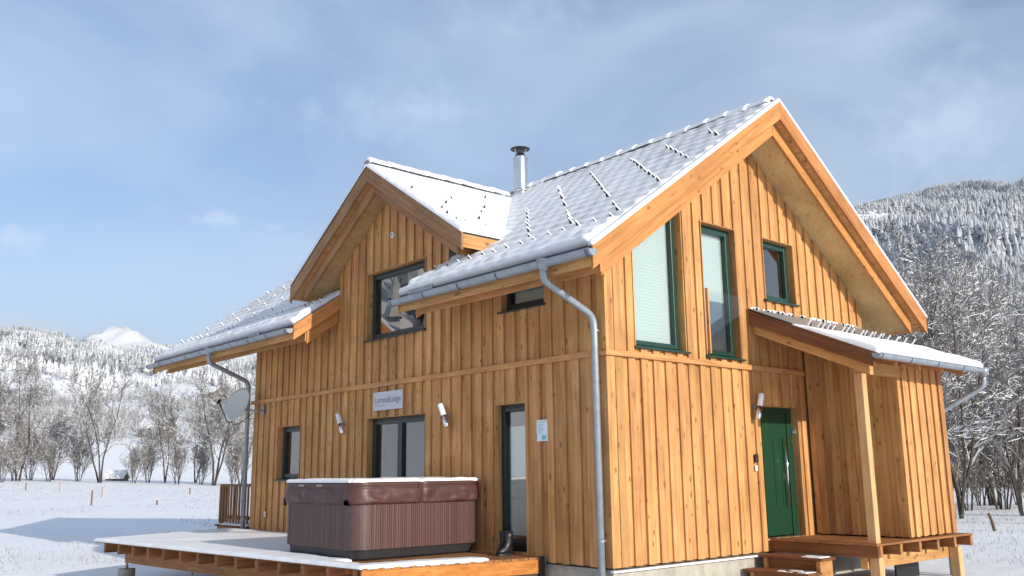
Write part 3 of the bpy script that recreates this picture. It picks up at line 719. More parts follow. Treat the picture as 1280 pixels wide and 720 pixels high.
downpipe([(-.06, -1.0, 3.62), (-.06, -1.0, 3.42), (-.12, -.085, 3.08), (-.12, -.075, -.9)], [(-.12, -.075, 2.9), (-.12, -.075, .32)])
downpipe([(-10.0, -1.0, 3.62), (-10.0, -1.0, 3.40), (-10.06, -.09, 3.05), (-10.06, -.08, .0)], [(-10.06, -.08, 2.3), (-10.06, -.08, .3)])
# flue
fl = MB(); fx, fy = -4.93, 2.98
fl.tube([(fx, fy, 6.30), (fx, fy, 7.20)], .135, 28); flue = fl.build('flue', 'steel', house, smooth=True)
md = flue.modifiers.new('e', 'EDGE_SPLIT'); md.split_angle = R(50)
b = MB(); b.tube([(fx, fy, 7.19), (fx, fy, 7.215), (fx, fy, 7.30)], [.142, .142, .09], 24); b.build('collar', 'steel', flue, smooth=True)
b = MB(); b.tube([(fx, fy, 6.52), (fx, fy, 6.56)], [.20, .145], 24); b.build('storm_collar', 'steel', flue, smooth=True)
b = MB()
for k in range(3):
    a = k*2.094+.4; b.tube([(fx+.09*math.cos(a), fy+.09*math.sin(a), 7.26), (fx+.13*math.cos(a), fy+.13*math.sin(a), 7.40)], .008, 6)
b.build('cap_strut', 'steel', flue)
b = MB(); b.tube([(fx, fy, 7.395), (fx, fy, 7.40), (fx, fy, 7.43)], [.19, .195, .02], 28); b.build('rain_cap', 'darkmetal', flue, smooth=True)

# ---- porch: roof, shed, deck
PY0, PY1, PXE = 3.11, 6.32, 1.90
pz = lambda x, y: 3.50-.43*x
proof = slab([(.01, PY0+.04), (PXE, PY0+.04), (PXE, PY1), (.01, PY1)], pz, 0, .05).build('porch_roof', 'tile', house); proof['label'] = 'lean-to porch roof with thick snow along its eave'
slab([(.01, PY0+.04), (PXE-.05, PY0+.04), (PXE-.05, PY1), (.01, PY1)], pz, .052, .10).build('porch_soffit', 'wood_y', proof)
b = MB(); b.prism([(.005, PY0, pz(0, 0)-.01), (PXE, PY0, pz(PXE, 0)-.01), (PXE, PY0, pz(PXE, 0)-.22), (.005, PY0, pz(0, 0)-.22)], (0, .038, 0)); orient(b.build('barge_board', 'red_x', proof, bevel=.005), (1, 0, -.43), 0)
b = MB(); b.prism([(.005, PY0+.1, pz(0, 0)-.2), (PXE-.12, PY0+.1, pz(PXE-.12, 0)-.2), (PXE-.12, PY0+.1, pz(PXE-.12, 0)-.36), (.005, PY0+.1, pz(0, 0)-.36)], (0, .1, 0)); orient(b.build('rafter', 'wood_x', proof, bevel=.005), (1, 0, -.43), 0)
for k in range(4):
    y = 3.85+k*.7
    b = MB(); b.prism([(.03, y, pz(.03, 0)-.101), (PXE-.08, y, pz(PXE-.08, 0)-.101), (PXE-.08, y, pz(PXE-.08, 0)-.2), (.03, y, pz(.03, 0)-.25)], (0, .08, 0)); b.build('rafter', 'wood_x', proof)
def pm_h(u, v): # v = x distance from wall; snow slid down leaving the top half bare
    line = .95-.55*(1-sstep(3.0, 3.7, u))*0+.12*(fbm(u*2, 1+0*v, 3)-.45)
    cov = sstep(line-.12, line+.18, v)
    return .012+cov*(.038+.02*fbm(u*3, v*3, 3))+.03*sstep(1.45, 1.7, v)*(.6+.8*fbm(u*3, v*2+7, 3))
def pmask(u, v):
    line = .62+.3*sstep(3.2, 4.5, u)*0+.5*(fbm(u*1.6, 3+0*v, 3)-.45)
    return (v > np.where(u < PY0+.16, .75, line))
sheet('snow', np.arange(PY0-.02, PY1+.05, .03), np.arange(.02, PXE+.08, .03), lambda u, v: np.stack([v, u, 3.50-.43*v], -1), pm_h, pmask, proof, mat='snow', nrm=(.43, 0, 1))
b = MB(); b.prism([(.02, PY0-.01, pz(0, 0)+.004), (.75, PY0-.01, pz(.75, 0)+.004), (.75, PY1, pz(.75, 0)+.004), (.02, PY1, pz(0, 0)+.004)], (0, 0, .012)); b.build('flashing', 'flash', proof)
b = MB()
for k in range(70):
    y = PY0+random.random()*3.1; s = random.uniform(.02, .05); b.box(.0, .05, y, y+s*1.6, pz(0, 0)+.01, pz(0, 0)+.01+s*.8)
b.build('snow_crumbs', 'snow', proof)['kind'] = 'stuff'
for row, (xx, dy) in enumerate(((1.08, 0), (.78, .14))):
    y = PY0+.25+dy
    while y < PY1-.05:
        if row == 0 or random.random() > .45:
            o = bpy.data.objects.new('snow_guard', gm); COL.objects.link(o); o.location = (xx, y, pz(xx, 0)+(.05 if row == 0 else .02)); o.rotation_euler = (math.atan(.43), 0, math.pi/2); o.scale = (.8,)*3; attach(o, proof)
        y += .27
pg = gutter((PXE+.075, PY0-.06, pz(PXE, 0)-.06), (PXE+.075, PY1+.1, pz(PXE, 0)-.06), .062, house); pg['label'] = 'porch gutter under the snow'
zg = pz(PXE, 0)-.1
downpipe([(PXE+.075, PY1+.02, zg), (PXE+.06, PY1+.04, zg-.22), (1.33, 6.04, zg-.62), (1.33, 6.04, -.8)], [(1.33, 6.04, 1.0)], .04)
# shed (box on the porch): shaded side wall and lit front
sh_top = lambda u: pz(u, 0)-.11
sw = core('p', .0, 1.45, .19, sh_top, [], [], d0=.052, d1=.1, name='shed_wall'); sw['label'] = 'shaded side wall of the porch shed'
clad('p', sw, .02, 1.35, .19, sh_top, [], .12, .25, .13)
b = LB('p'); b.box(1.352, 1.475, 0, .05, .19, 2.72); b.build('corner_board', 'wood_v', sw)
sf = core('q', 4.56, 5.93, .19, lambda u: 2.72, [], [], d0=.052, d1=.1, name='shed_wall'); sf['label'] = 'sunlit front wall of the porch shed'
clad('q', sf, 4.60, 5.95, .19, lambda u: 2.70, [], 4.66, .232, .13)
b = LB('q'); b.box(4.502, 4.598, 0, .05, .19, 2.70); b.build('corner_board', 'wood_v', sf)
b = MB(); b.box(.0, 1.44, 5.86, 5.93, .19, 2.75); b.build('shed_wall', 'wood_v', house)
# porch post, beam
b = MB(); b.box(1.455, 1.575, 3.37, 3.49, .17, 2.43); pp = b.build('porch_post', 'post', house, bevel=.006)
b = MB(); b.box(1.45, 1.57, 3.36, 4.50, 2.432, 2.60); b.build('porch_beam', 'wood_y', house, bevel=.006)
# porch deck
pd = MB(); 
for k in range(1): pd.box(.02, 1.60, 3.34, 3.36, .0, .13)
pdk = MB().box(.01, 1.63, 3.30, 3.332, -.005, .143).build('porch_deck', 'red_x', house, bevel=.004); pdk['label'] = 'raised timber porch deck'
x = .03
while x < 1.62:
    b = MB(); b.box(x, min(x+.118, 1.66), 3.285, 6.2, .145, .17); b.build('deck_board', 'deck_y', pdk, bevel=.004); x += .123
for k in range(6):
    y = 3.36+k*.545; b = MB(); b.box(.05, 1.625, y, y+.07, .0, .143); b.build('joist', 'deck_x', pdk, bevel=.004)
b = MB(); b.box(1.33, 1.43, 3.36, 6.1, -.16, -.002); b.build('beam', 'wood_y', pdk, bevel=.004)
for y in (3.40, 5.75):
    b = MB(); b.box(1.44, 1.575, y, y+.13, -.9, -.003); b.build('post', 'post', pdk, bevel=.004)
b = MB(); b.box(1.0, 1.03, 4.9, 5.6, -.8, -.17); b.build('under_panel', 'black', pdk)

# ------------------------------------------------------------------ steps
st = empty('wooden_steps', (.55, 2.9, -.5), 'two wooden steps with a dusting of snow leading up to the porch', 'steps')
for k, (y0, y1, z) in enumerate(((2.93, 3.28, -.02), (2.58, 2.92, -.19))):
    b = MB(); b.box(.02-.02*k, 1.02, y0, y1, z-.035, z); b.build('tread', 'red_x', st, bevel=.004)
    b = MB(); b.box(.10, .95, y0+.06, y0+.09, z-.17, z-.036); b.build('riser', 'red_x', st)
    sheet('snow', np.arange(.52, 1.0, .02), np.arange(y0+.03, y1-.04, .02), lambda u, v, z=z: np.stack([u, v, 0*u+z], -1), lambda u, v: .006+.008*fbm(u*9, v*9), lambda u, v, k=k: fbm(u*6+k*3, v*9, 3)+(u-.7)*.6 > .46, st, mat='snow')
for x in (.1, .92):
    b = MB(); b.prism([(x, 3.26, -.056), (x, 2.95, -.056), (x, 2.95, -.226), (x, 2.62, -.226), (x, 2.62, -.75), (x, 3.26, -.75)], (.06, 0, 0)); b.build('stringer', 'wood_y', st, bevel=.004)

# ------------------------------------------------------------------ terrace deck
ZD = .07
TR, TL0, TL1 = -1.67, (-9.45, -3.10), (-10.7, -.03)
fyl = lambda x: -2.48+(x-TR)/(TL0[0]-TR)*(TL0[1]+2.48)        # front edge
xrl = lambda y: TR+.50*(y+2.48)/2.45                       # the end runs out slightly towards the house
lxl = lambda y: TL0[0]+(y-TL0[1])/(TL1[1]-TL0[1])*(TL1[0]-TL0[0])
deck = empty('terrace_deck', (-5.5, -1.4, -.6), 'low timber terrace deck under snow, joist ends showing along its front', 'deck')
nb = 20
for k in range(nb):
    a, c = k/nb+.002, (k+1)/nb-.002
    P = lambda t, right: (xrl(-.03+t*(-2.48+.03)), -.03+t*(-2.48+.03)) if right else (TL1[0]+t*(TL0[0]-TL1[0]), TL1[1]+t*(TL0[1]-TL1[1]))
    b = MB(); b.prism([(*P(a, 1), ZD), (*P(c, 1), ZD), (*P(c, 0), ZD), (*P(a, 0), ZD)], (0, 0, -.027)); b.build('deck_board', 'deck_x', deck)
for x in (xrl(-.9)-.06,):
    b = MB(); b.box(x-.09, x, -1.0, -.06, ZD-.185, ZD-.029); b.build('joist', 'deck_y', deck, bevel=.004)
x = TR-.12
while x > TL0[0]-.02:
    b = MB(); b.box(x-.09, x, fyl(x)+.02, -.06, ZD-.185, ZD-.029); b.build('joist', 'deck_y', deck, bevel=.004); x -= .555
b = MB(); b.prism([(TR-.5, fyl(TR-.5)+.42, ZD-.19), (TR-.5, fyl(TR-.5)+.54, ZD-.19), (TL0[0]+.35, TL0[1]+.54, ZD-.19), (TL0[0]+.35, TL0[1]+.42, ZD-.19)], (0, 0, -.19)); b.build('beam', 'deck_x', deck, bevel=.004)
b = MB(); b.box(TR-.3, TL0[0]-.3, -.7, -.6, ZD-.36, ZD-.19); b.build('beam', 'deck_x', deck)
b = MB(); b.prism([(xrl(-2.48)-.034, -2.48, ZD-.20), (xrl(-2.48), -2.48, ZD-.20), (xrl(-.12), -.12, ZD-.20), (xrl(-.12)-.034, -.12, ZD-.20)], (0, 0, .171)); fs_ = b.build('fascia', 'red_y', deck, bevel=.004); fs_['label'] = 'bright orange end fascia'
b = MB(); b.box(xrl(-.1)-.05, xrl(-.1)+.03, -.115, -.03, ZD-.32, ZD+.01); b.build('post', 'darkmetal', deck)
for x in (-9.2, -6.8, -4.4, -2.3):
    yy = fyl(x)+.48
    b = MB(); b.tube([(x, yy, -.70), (x, yy, -.42)], .14, 18); b.tube([(x, yy, -.42), (x, yy, ZD-.37)], .025, 8); b.build('pier', 'concrete', deck)
    b = MB(); b.tube([(x, -.65, -.85), (x, -.65, ZD-.355)], .1, 12); b.build('pier', 'concrete', deck)
def deckmask(x, y):
    e = .12*(fbm(x*2.2, y*2.2, 3)-.45)
    bare = (y > -.55+e) & (x > -6.3+2*e) | (x > -2.62+e) & (y > -.85+e)
    ontub = (x > -4.36) & (x < -2.42) & (y > -2.1)
    gap = (x > -2.5+e) & (x < xrl(y)-.32+e*.7) & (y > -2.28+e)     # melted strip beside the tub
    return ~bare & ~ontub & ~gap & (y > fyl(x)) & (y < -.05) & (x > lxl(y)) & (x < xrl(y)+.005)
sheet('snow', np.arange(-10.75, xrl(0)+.03, .04), np.concatenate([[-.012], np.arange(.03, 3.1, .04)]), lambda u, v: np.stack([u, fyl(u)+v, 0*u+ZD], -1), lambda u, v: .028+.022*fbm(u*2, v*2, 3), lambda u, v: deckmask(u, fyl(u)+np.maximum(v, .001)), deck, mat='snow')
# ------------------------------------------------------------------ hot tub
tub = empty('hot_tub', (-3.39, -1.17, ZD), 'square hot tub with brown slatted cabinet and snow-topped vinyl cover', 'hot tub')
TX0, TX1, TY0, TY1 = -4.38, -2.38, -2.16, -.06
def tub_ring(ins, ch, z, nc=5):
    x0, x1, y0, y1 = TX0+ins, TX1-ins, TY0+ins, TY1-ins; pts = []
    for cx, cy, a0 in ((x1-ch, y0+ch, -90), (x1-ch, y1-ch, 0), (x0+ch, y1-ch, 90), (x0+ch, y0+ch, 180)):
        for k in range(nc+1):
            a = R(a0+90*k/nc); pts.append((cx+ch*math.cos(a), cy+ch*math.sin(a), z))
    return pts
def loft(rings, cap0=True, cap1=True):
    b = MB(); n = len(rings[0]); vs = [p for r_ in rings for p in r_]
    fs = [(i*n+k, i*n+(k+1) % n, (i+1)*n+(k+1) % n, (i+1)*n+k) for i in range(len(rings)-1) for k in range(n)]
    if cap0: fs.append(tuple(range(n-1, -1, -1)))
    if cap1: fs.append(tuple(range((len(rings)-1)*n, len(rings)*n)))
    b.add(vs, fs); return b
loft([tub_ring(.10, .17, ZD+.002), tub_ring(.07, .18, ZD+.03), tub_ring(.055, .19, ZD+.135)]).build('base', 'tubbase', tub, smooth=False)
# slatted cabinet: fine vertical grooves right round
base_ring = tub_ring(.035, .2, 0, 8)
per = []
for a, c in zip(base_ring, base_ring[1:]+base_ring[:1]):
    a = Vector(a); c = Vector(c); L0 = (c-a).length; ns = max(1, round(L0/.034)); t = (c-a)/ns; nrm = Vector((t.y, -t.x, 0)).normalized()
    for i in range(ns):
        q = a+t*i; per += [q+t*.02, q+t*.10-nrm*0, q+t*.12+nrm*.007, q+t*.98+nrm*.007]
rings = [[(p.x, p.y, z) for p in per] for z in (ZD+.137, ZD+.79)]
cb = loft(rings).build('cabinet', 'tubslat', tub) if 'tubslat' in M else None
if cb is None:
    mt, nt, bs_ = newmat('tub slats'); tcn = nd(nt, 'ShaderNodeTexCoord'); mpn = nd(nt, 'ShaderNodeMapping'); mpn.inputs['Scale'].default_value = (29, 29, .02); nt.links.new(tcn.outputs['Object'], mpn.inputs[0])
    nn = nd(nt, 'ShaderNodeTexNoise', Scale=1.0, Detail=2.0); nt.links.new(mpn.outputs[0], nn.inputs['Vector'])
    rp = ramp(nt, nn.outputs['Fac'], [(.3, (.055, .026, .022)), (.5, (.088, .041, .034)), (.72, (.135, .075, .06))]); nt.links.new(rp.outputs[0], bs_.inputs['Base Color']); bs_.inputs['Roughness'].default_value = .5
    M['tubslat'] = mt
    cb = loft(rings).build('cabinet', 'tubslat', tub)
# corner trim panels
for cx, cy, a0 in ((TX1-.235, TY0+.235, -90), (TX0+.235, TY0+.235, 180), (TX1-.235, TY1-.235, 0)):
    b = MB(); vs = []
    for r_ in (.200, .212):
        for z in (ZD+.138, ZD+.788):
            vs += [(cx+r_*math.cos(R(a0+90*k/8)), cy+r_*math.sin(R(a0+90*k/8)), z) for k in range(9)]
    n9 = 9; fs = [(18+k, 18+k+1, 27+k+1, 27+k) for k in range(8)]+[(27+k, 27+k+1, 9+k+1, 9+k) for k in range(8)]+[(18, 27, 9, 0), (26, 8, 17, 35)]
    b.add(vs, fs); o = b.build('corner_panel', 'tubgrey', tub)
# vinyl cover with hanging skirt in two hinged halves
def cover_ring(ins, ch, z, amp, seed, nper=180):
    base = [Vector(p) for p in tub_ring(ins, ch, z, 10)]
    Ls = [(b_-a).length for a, b_ in zip(base, base[1:]+base[:1])]; tot = sum(Ls); out_ = []
    for i in range(nper):
        s = tot*i/nper; k = 0
        while s > Ls[k]: s -= Ls[k]; k += 1
        a, c = base[k], base[(k+1) % len(base)]; q = a+(c-a)*(s/Ls[k]); t = (c-a).normalized(); nrm = Vector((t.y, -t.x, 0))
        wv = float(fbm(np.array(i*.13+seed*1.2), np.array(z*7.+seed), 4))-.45
        mid = math.exp(-((q.y-(TY0+TY1)/2)/.035)**2) if abs(q.x-TX1) < .3 else 0
        q = q+nrm*(amp*wv-.018*mid); q.z += amp*.5*wv
        out_.append(tuple(q))
    return out_
zt_ = ZD+.985
cvr = []
for zz_, ins_, am in ((.70, .004, .055), (.715, -.004, .075), (.74, -.007, .085), (.77, -.009, .085), (.80, -.009, .075), (.83, -.008, .06), (.86, -.006, .05), (.89, -.003, .035), (.905, .004, .01), (.915, .012, .004), (.93, .002, .01), (.96, .002, .010), (.975, .008, .006), (.985, .03, .003)):
    cvr.append(cover_ring(ins_, .215, ZD+zz_, am, 1.+zz_*2.2, 260))
cv = loft(cvr).build('cover', 'cover', tub, smooth=True)
b = MB(); b.box(TX1-.02, TX1+.012, -1.185, -1.165, ZD+.80, zt_-.01); b.build('hinge_strap', 'cover', cv)
b = MB()
for k in range(2): b.box(TX1-.25+.0, TX1-.16, TY0-.012, TY0+.02, ZD+.69, ZD+.76)
b.build('lock_strap', 'black', tub)
b = MB(); b.box(TX0+.03, TX0+.07, TY0+.02, TY0+.06, ZD+.66, ZD+.76); b.build('lock_strap', 'black', tub)
for xx in (-3.85, -3.35):
    b = MB(); b.box(xx, xx+.14, TY0-.008, TY0+.01, ZD+.925, ZD+.95); b.build('label_patch', 'flash', cv)
def cov_h(u, v):
    mid = np.exp(-((v-(TY0+TY1)/2)/.06)**2)
    return .02+.03*fbm(u*2.5, v*2.5, 3)+.012*fbm(u*11, v*11, 2)-.022*mid
def covmask(u, v):
    dx = np.maximum(np.abs(u-(TX0+TX1)/2)-(TX1-TX0)/2+.22, 0); dy = np.maximum(np.abs(v-(TY0+TY1)/2)-(TY1-TY0)/2+.22, 0)
    return np.hypot(dx, dy) < .22
sheet('snow', np.arange(TX0, TX1+.01, .03), np.arange(TY0, TY1+.01, .03), lambda u, v: np.stack([u, v, 0*u+zt_], -1), cov_h, covmask, tub, mat='snow')

# ------------------------------------------------------------------ small things on the walls
def wall_lamp(p, tilt, lab, side):
    t = empty('wall_lamp', p, lab, 'lamp', 'tilted tube wall lamps')
    P = Vector(p); n = Vector((0, -1, 0)) if side == 'x' else Vector((1, 0, 0)); u = Vector((1, 0, 0)) if side == 'x' else Vector((0, 1, 0))
    ax = (u*math.sin(tilt)+Vector((0, 0, 1))*math.cos(tilt))
    c = P+n*.085
    b = MB(); b.tube([c-ax*.0, c+ax*.19, c+ax*.2], [.042, .042, .037], 16); b.build('glass_tube', 'opal', t, smooth=True)
    b = MB(); b.tube([c-ax*.20, c-ax*.19, c-ax*.001], [.026, .040, .0445], 16); b.build('chrome_body', 'chrome', t, smooth=True)
    b = MB(); b.tube([P, P+n*.02], .035, 16); b.tube([P+n*.019, c], .012, 8); b.build('mount', 'flash', t, smooth=True)
wall_lamp((-6.33, .0, 2.02), -.50, 'tilted tube wall lamp left of the sign, above the hot tub', 'x')
wall_lamp((-3.30, .0, 2.00), -.50, 'tilted tube wall lamp between the two-leaf door and the narrow glass door', 'x')
wall_lamp((.0, 3.13, 2.05), .34, 'tilted tube wall lamp beside the green front door', 'y')
sg = empty('house_sign', (-4.93, -.01, 2.19), 'pale metal house-name sign above the two-leaf glass door', 'sign')
b = MB(); b.box(-5.36, -4.49, -.03, -.012, 2.19, 2.495); b.build('plate', 'signgrey', sg, bevel=.002)
b = MB(); b.box(-5.3, -5.26, -.012, .0, 2.25, 2.44); b.box(-4.6, -4.56, -.012, .0, 2.25, 2.44); b.build('spacer', 'flash', sg)
def text(body, x, y, z, size, parent, mat, name='lettering'):
    cu = bpy.data.curves.new(name, 'FONT'); cu.body = body; cu.size = size; cu.extrude = .0015
    to = bpy.data.objects.new(name+'_tmp', cu); COL.objects.link(to); bpy.context.view_layer.update()
    me = bpy.data.meshes.new_from_object(to.evaluated_get(bpy.context.evaluated_depsgraph_get())); bpy.data.objects.remove(to)
    me.materials.clear(); me.materials.append(M[mat])
    o = bpy.data.objects.new(name, me); COL.objects.link(o); o.location = (x, y, z); o.rotation_euler = (R(90), 0, 0); attach(o, parent); return o
to = text('LorenziLodge', -5.31, -.0325, 2.31, .155, sg, 'signtext'); bpy.context.view_layer.update(); to.scale = (.76/max(to.dimensions.x, .01), 1, 1)
b = MB(); b.box(-5.30, -5.02, -.0325, -.0305, 2.262, 2.272); b.build('small_print', 'signtext', sg)
nt_ = empty('notice', (-1.21, -.01, 1.56), 'white laminated notice pinned beside the narrow glass door', 'notice')
b = MB(); b.box(-1.315, -1.105, -.008, -.003, 1.555, 1.835); b.build('sheet', 'paper', nt_)
b = MB(); b.box(-1.30, -1.12, -.0105, -.0085, 1.80, 1.815); b.build('print', 'papergrn', nt_)
b = MB(); b.box(-1.22, -1.13, -.0105, -.0085, 1.575, 1.63); b.build('print', 'paperblue', nt_)
b = MB()
for k in range(7): b.box(-1.285, -1.285+.05+.09*((k*37) % 7)/7, -.0105, -.0085, 1.655+k*.02, 1.662+k*.02)
b.build('print', 'paperblue', nt_)
kb = empty('key_box', (.02, 3.06, 1.24), 'small dark key box with a white tag below, beside the green door', 'key box')
b = MB(); b.box(.0, .04, 3.03, 3.09, 1.25, 1.37); b.build('case', 'darkmetal', kb, bevel=.008)
b = MB(); b.box(.0, .012, 3.035, 3.085, 1.13, 1.21); b.build('tag', 'white', kb)
it = empty('intercom', (-.08, 4.23, 1.70), 'small grey intercom on the door reveal', 'intercom')
b = MB(); b.box(-.115, -.055, 4.235, 4.249, 1.68, 1.76); b.build('case', 'flash', it, bevel=.003)
b = MB(); b.box(-.10, -.07, 4.232, 4.2345, 1.70, 1.72); b.build('button', 'white', it)
vd = empty('vent_disc', (-4.886, -.01, 5.15), 'small round white vent high on the cross gable wall', 'vent')
b = MB(); b.tube([(-4.886, .0, 5.153), (-4.886, -.02, 5.153)], .05, 18); b.build('ring', 'white', vd, smooth=False)
b = MB(); b.tube([(-4.886, -.0205, 5.153), (-4.886, -.024, 5.153)], .028, 14); b.build('grille', 'flash', vd)
so = empty('outlet_cover', (-9.25, -.01, .42), 'tiny white outlet cover low on the wall beside the downpipe', 'outlet')
b = MB(); b.box(-9.28, -9.22, -.02, .0, .36, .46); b.build('plate', 'white', so, bevel=.004)
b = MB(); b.box(-9.265, -9.235, -.024, -.0205, .385, .43); b.build('flap', 'flash', so)
# satellite dish
sdz = empty('satellite_dish', (-9.75, -.5, 2.2), 'pale grey satellite dish on a bracket at the far wall corner', 'satellite dish')
dn = Vector((.28, -.86, .42)).normalized(); du = Vector((0, 0, 1)); du = (du-dn*du.dot(dn)).normalized(); dr = du.cross(dn).normalized(); dc = Vector((-9.72, -.45, 2.53))
def dpt(a, b_, c_): return dc+dr*a+du*b_+dn*c_
b = MB(); vs = []; fs = []; nrg = 8; nsd = 36
for face in (0, 1):
    for i in range(nrg+1):
        q = i/nrg
        for k in range(nsd):
            a = 2*math.pi*k/nsd; x_ = .33*q*math.cos(a); y_ = .38*q*math.sin(a); vs.append(dpt(x_, y_, .07*q*q-.012*face))
o2 = (nrg+1)*nsd
for i in range(nrg):
    for k in range(nsd):
        A = (i*nsd+k, i*nsd+(k+1) % nsd, (i+1)*nsd+(k+1) % nsd, (i+1)*nsd+k); fs.append(A); fs.append(tuple(x_+o2 for x_ in A[::-1]))
for k in range(nsd): fs.append((nrg*nsd+k, nrg*nsd+(k+1) % nsd, o2+nrg*nsd+(k+1) % nsd, o2+nrg*nsd+k))
b.add(vs, fs); b.build('reflector', 'dishgrey', sdz, smooth=True)
b = MB(); b.tube([dpt(0, -.39, .03), dpt(0, -.40, .12), dpt(0, -.16, .48)], .014, 8); b.build('feed_arm', 'darkmetal', sdz)
b = MB(); b.tube([dpt(0, -.20, .50), dpt(0, -.11, .46)], .03, 12); b.build('feed_horn', 'darkmetal', sdz); b = MB(); b.tube([dpt(0, -.11, .46), dpt(0, -.08, .445)], .032, 12); b.build('feed_cap', 'dishyellow', sdz)
b = MB(); b.tube([dpt(0, -.02, -.01), dpt(0, -.02, -.08), (-9.60, -.3, 2.44), (-9.52, -.02, 2.44)], .018, 8); b.box(-9.58, -9.46, -.02, -.002, 2.36, 2.52); b.build('bracket', 'flash', sdz)
b = MB(); b.tube([dpt(.02, -.36, .02), dpt(.06, -.42, -.02), dpt(.14, -.36, -.08), (-9.55, -.2, 2.40)], .008, 6); b.build('cable', 'darkmetal', sdz)
# pair of dark boots by the glass door
def boot(p, rz, lab):
    t = empty('boot', p, lab, 'boot', 'black boots by the glass door'); t.rotation_euler = (0, 0, 0)
    P = Vector(p); f = Vector((math.cos(rz), math.sin(rz), 0)); s = Vector((-f.y, f.x, 0))
    def ring(c, a, b_, z, n=14): return [tuple(P+f*(c+a*math.cos(2*math.pi*k/n))+s*(b_*math.sin(2*math.pi*k/n))+Vector((0, 0, z))) for k in range(n)]
    loft([ring(.06, .135, .045, .03), ring(.05, .135, .048, .07), ring(.015, .09, .045, .11), ring(-.005, .06, .048, .16), ring(-.005, .065, .055, .24), ring(-.005, .068, .06, .31), ring(-.005, .055, .048, .308), ring(-.005, .05, .04, .2)], True, True).build('shaft', 'black', t, smooth=True)
    loft([ring(.06, .142, .052, .0), ring(.06, .142, .052, .03)]).build('sole', 'darkmetal', t)
boot((-1.84, -.16, ZD+.001), -1.2, 'taller black boot standing before the narrow glass door')
boot((-1.70, -.20, ZD+.001), -1.5, 'black boot at the right, nearer the door edge')
# railing at the far end
rl = empty('railing', (-11.0, .2, .0), 'brown slatted timber railing beyond the left downpipe', 'railing')
b = MB(); b.box(-11.6, -10.12, .05, 1.6, -.10, .10); b.build('platform', 'deck_x', rl)
b = MB(); b.box(-11.66, -10.1, .02, 1.62, .102, .14); b.build('platform_top', 'red_x', rl)
sheet('snow', np.arange(-11.5, -10.15, .05), np.arange(.06, 1.5, .06), lambda u, v: np.stack([u, v, 0*u+.14], -1), lambda u, v: .02+.02*fbm(u*4, v*4), lambda u, v: u < 9, rl, mat='snow')
b = MB(); b.box(-11.62, -10.10, .08, .15, .93, .985); b.build('top_rail', 'rail', rl, bevel=.005)
b = MB(); b.box(-11.58, -10.12, .09, .13, .26, .34); b.build('bottom_rail', 'rail', rl)
for k in range(11):
    x = -11.58+k*.135; b = MB(); b.box(x, x+.055, .06, .088, .19, .93); b.build('slat', 'rail', rl)
for k in range(7):
    y = .2+k*.2; b = MB(); b.box(-11.615, -11.585, y, y+.07, .19, .93); b.build('slat', 'rail', rl)
b = MB(); b.box(-11.60, -11.57, .15, 1.6, .93, .98); b.build('top_rail', 'rail', rl)
b = MB(); b.box(-11.63, -11.55, .10, .17, .141, .93); b.build('post', 'rail', rl)

# ------------------------------------------------------------------ survey stakes, fence, huts
def at_ground(px, py):
    """ground point seen at a pixel of the 1280 x 720 photograph"""
    d = fw+(px-640)/1140.07*r2-(py-360)/1140.07*u2; t = 5.
    for _ in range(4000):
        p = CAM+d*t
        if p.z < float(terr(p.x, p.y)): break
        t *= 1.004
    return (p.x, p.y, float(terr(p.x, p.y)))
for px, py, h, mt, lab in ((114, 632, .85, 'stake', 'tallest dark survey stake in the snowy field'), (74, 616, .8, 'stakeo', 'orange stake farther back, left of the tallest stake'), (196, 631, .28, 'stake', 'short stub stake right of the tallest stake, towards the house'),
                           (32, 613, .6, 'stake', 'small stake at the far left of the snowy field'), (127, 622, .75, 'stakeo', 'thin orange stake just right of the tallest stake'), (237, 618, .5, 'stake', 'small grey stub in the field nearest the railing')):
    p = at_ground(px, py); s = .035 if mt == 'stake' else .025
    e = empty('survey_stake', p, lab, 'stake', 'survey stakes in the field'); b = MB()
    b.prism([(p[0]-s, p[1]-s, p[2]-.1), (p[0]+s, p[1]-s, p[2]-.1), (p[0]+s, p[1]+s, p[2]-.1), (p[0]-s, p[1]+s, p[2]-.1)], (.03, 0, h+.1)); b.build('shaft', mt, e)
    b = MB(); b.box(p[0]+.03-s*.9, p[0]+.03+s*.9, p[1]-s*.9, p[1]+s*.9, p[2]+h, p[2]+h+.03); b.build('snow_cap', 'snow', e)
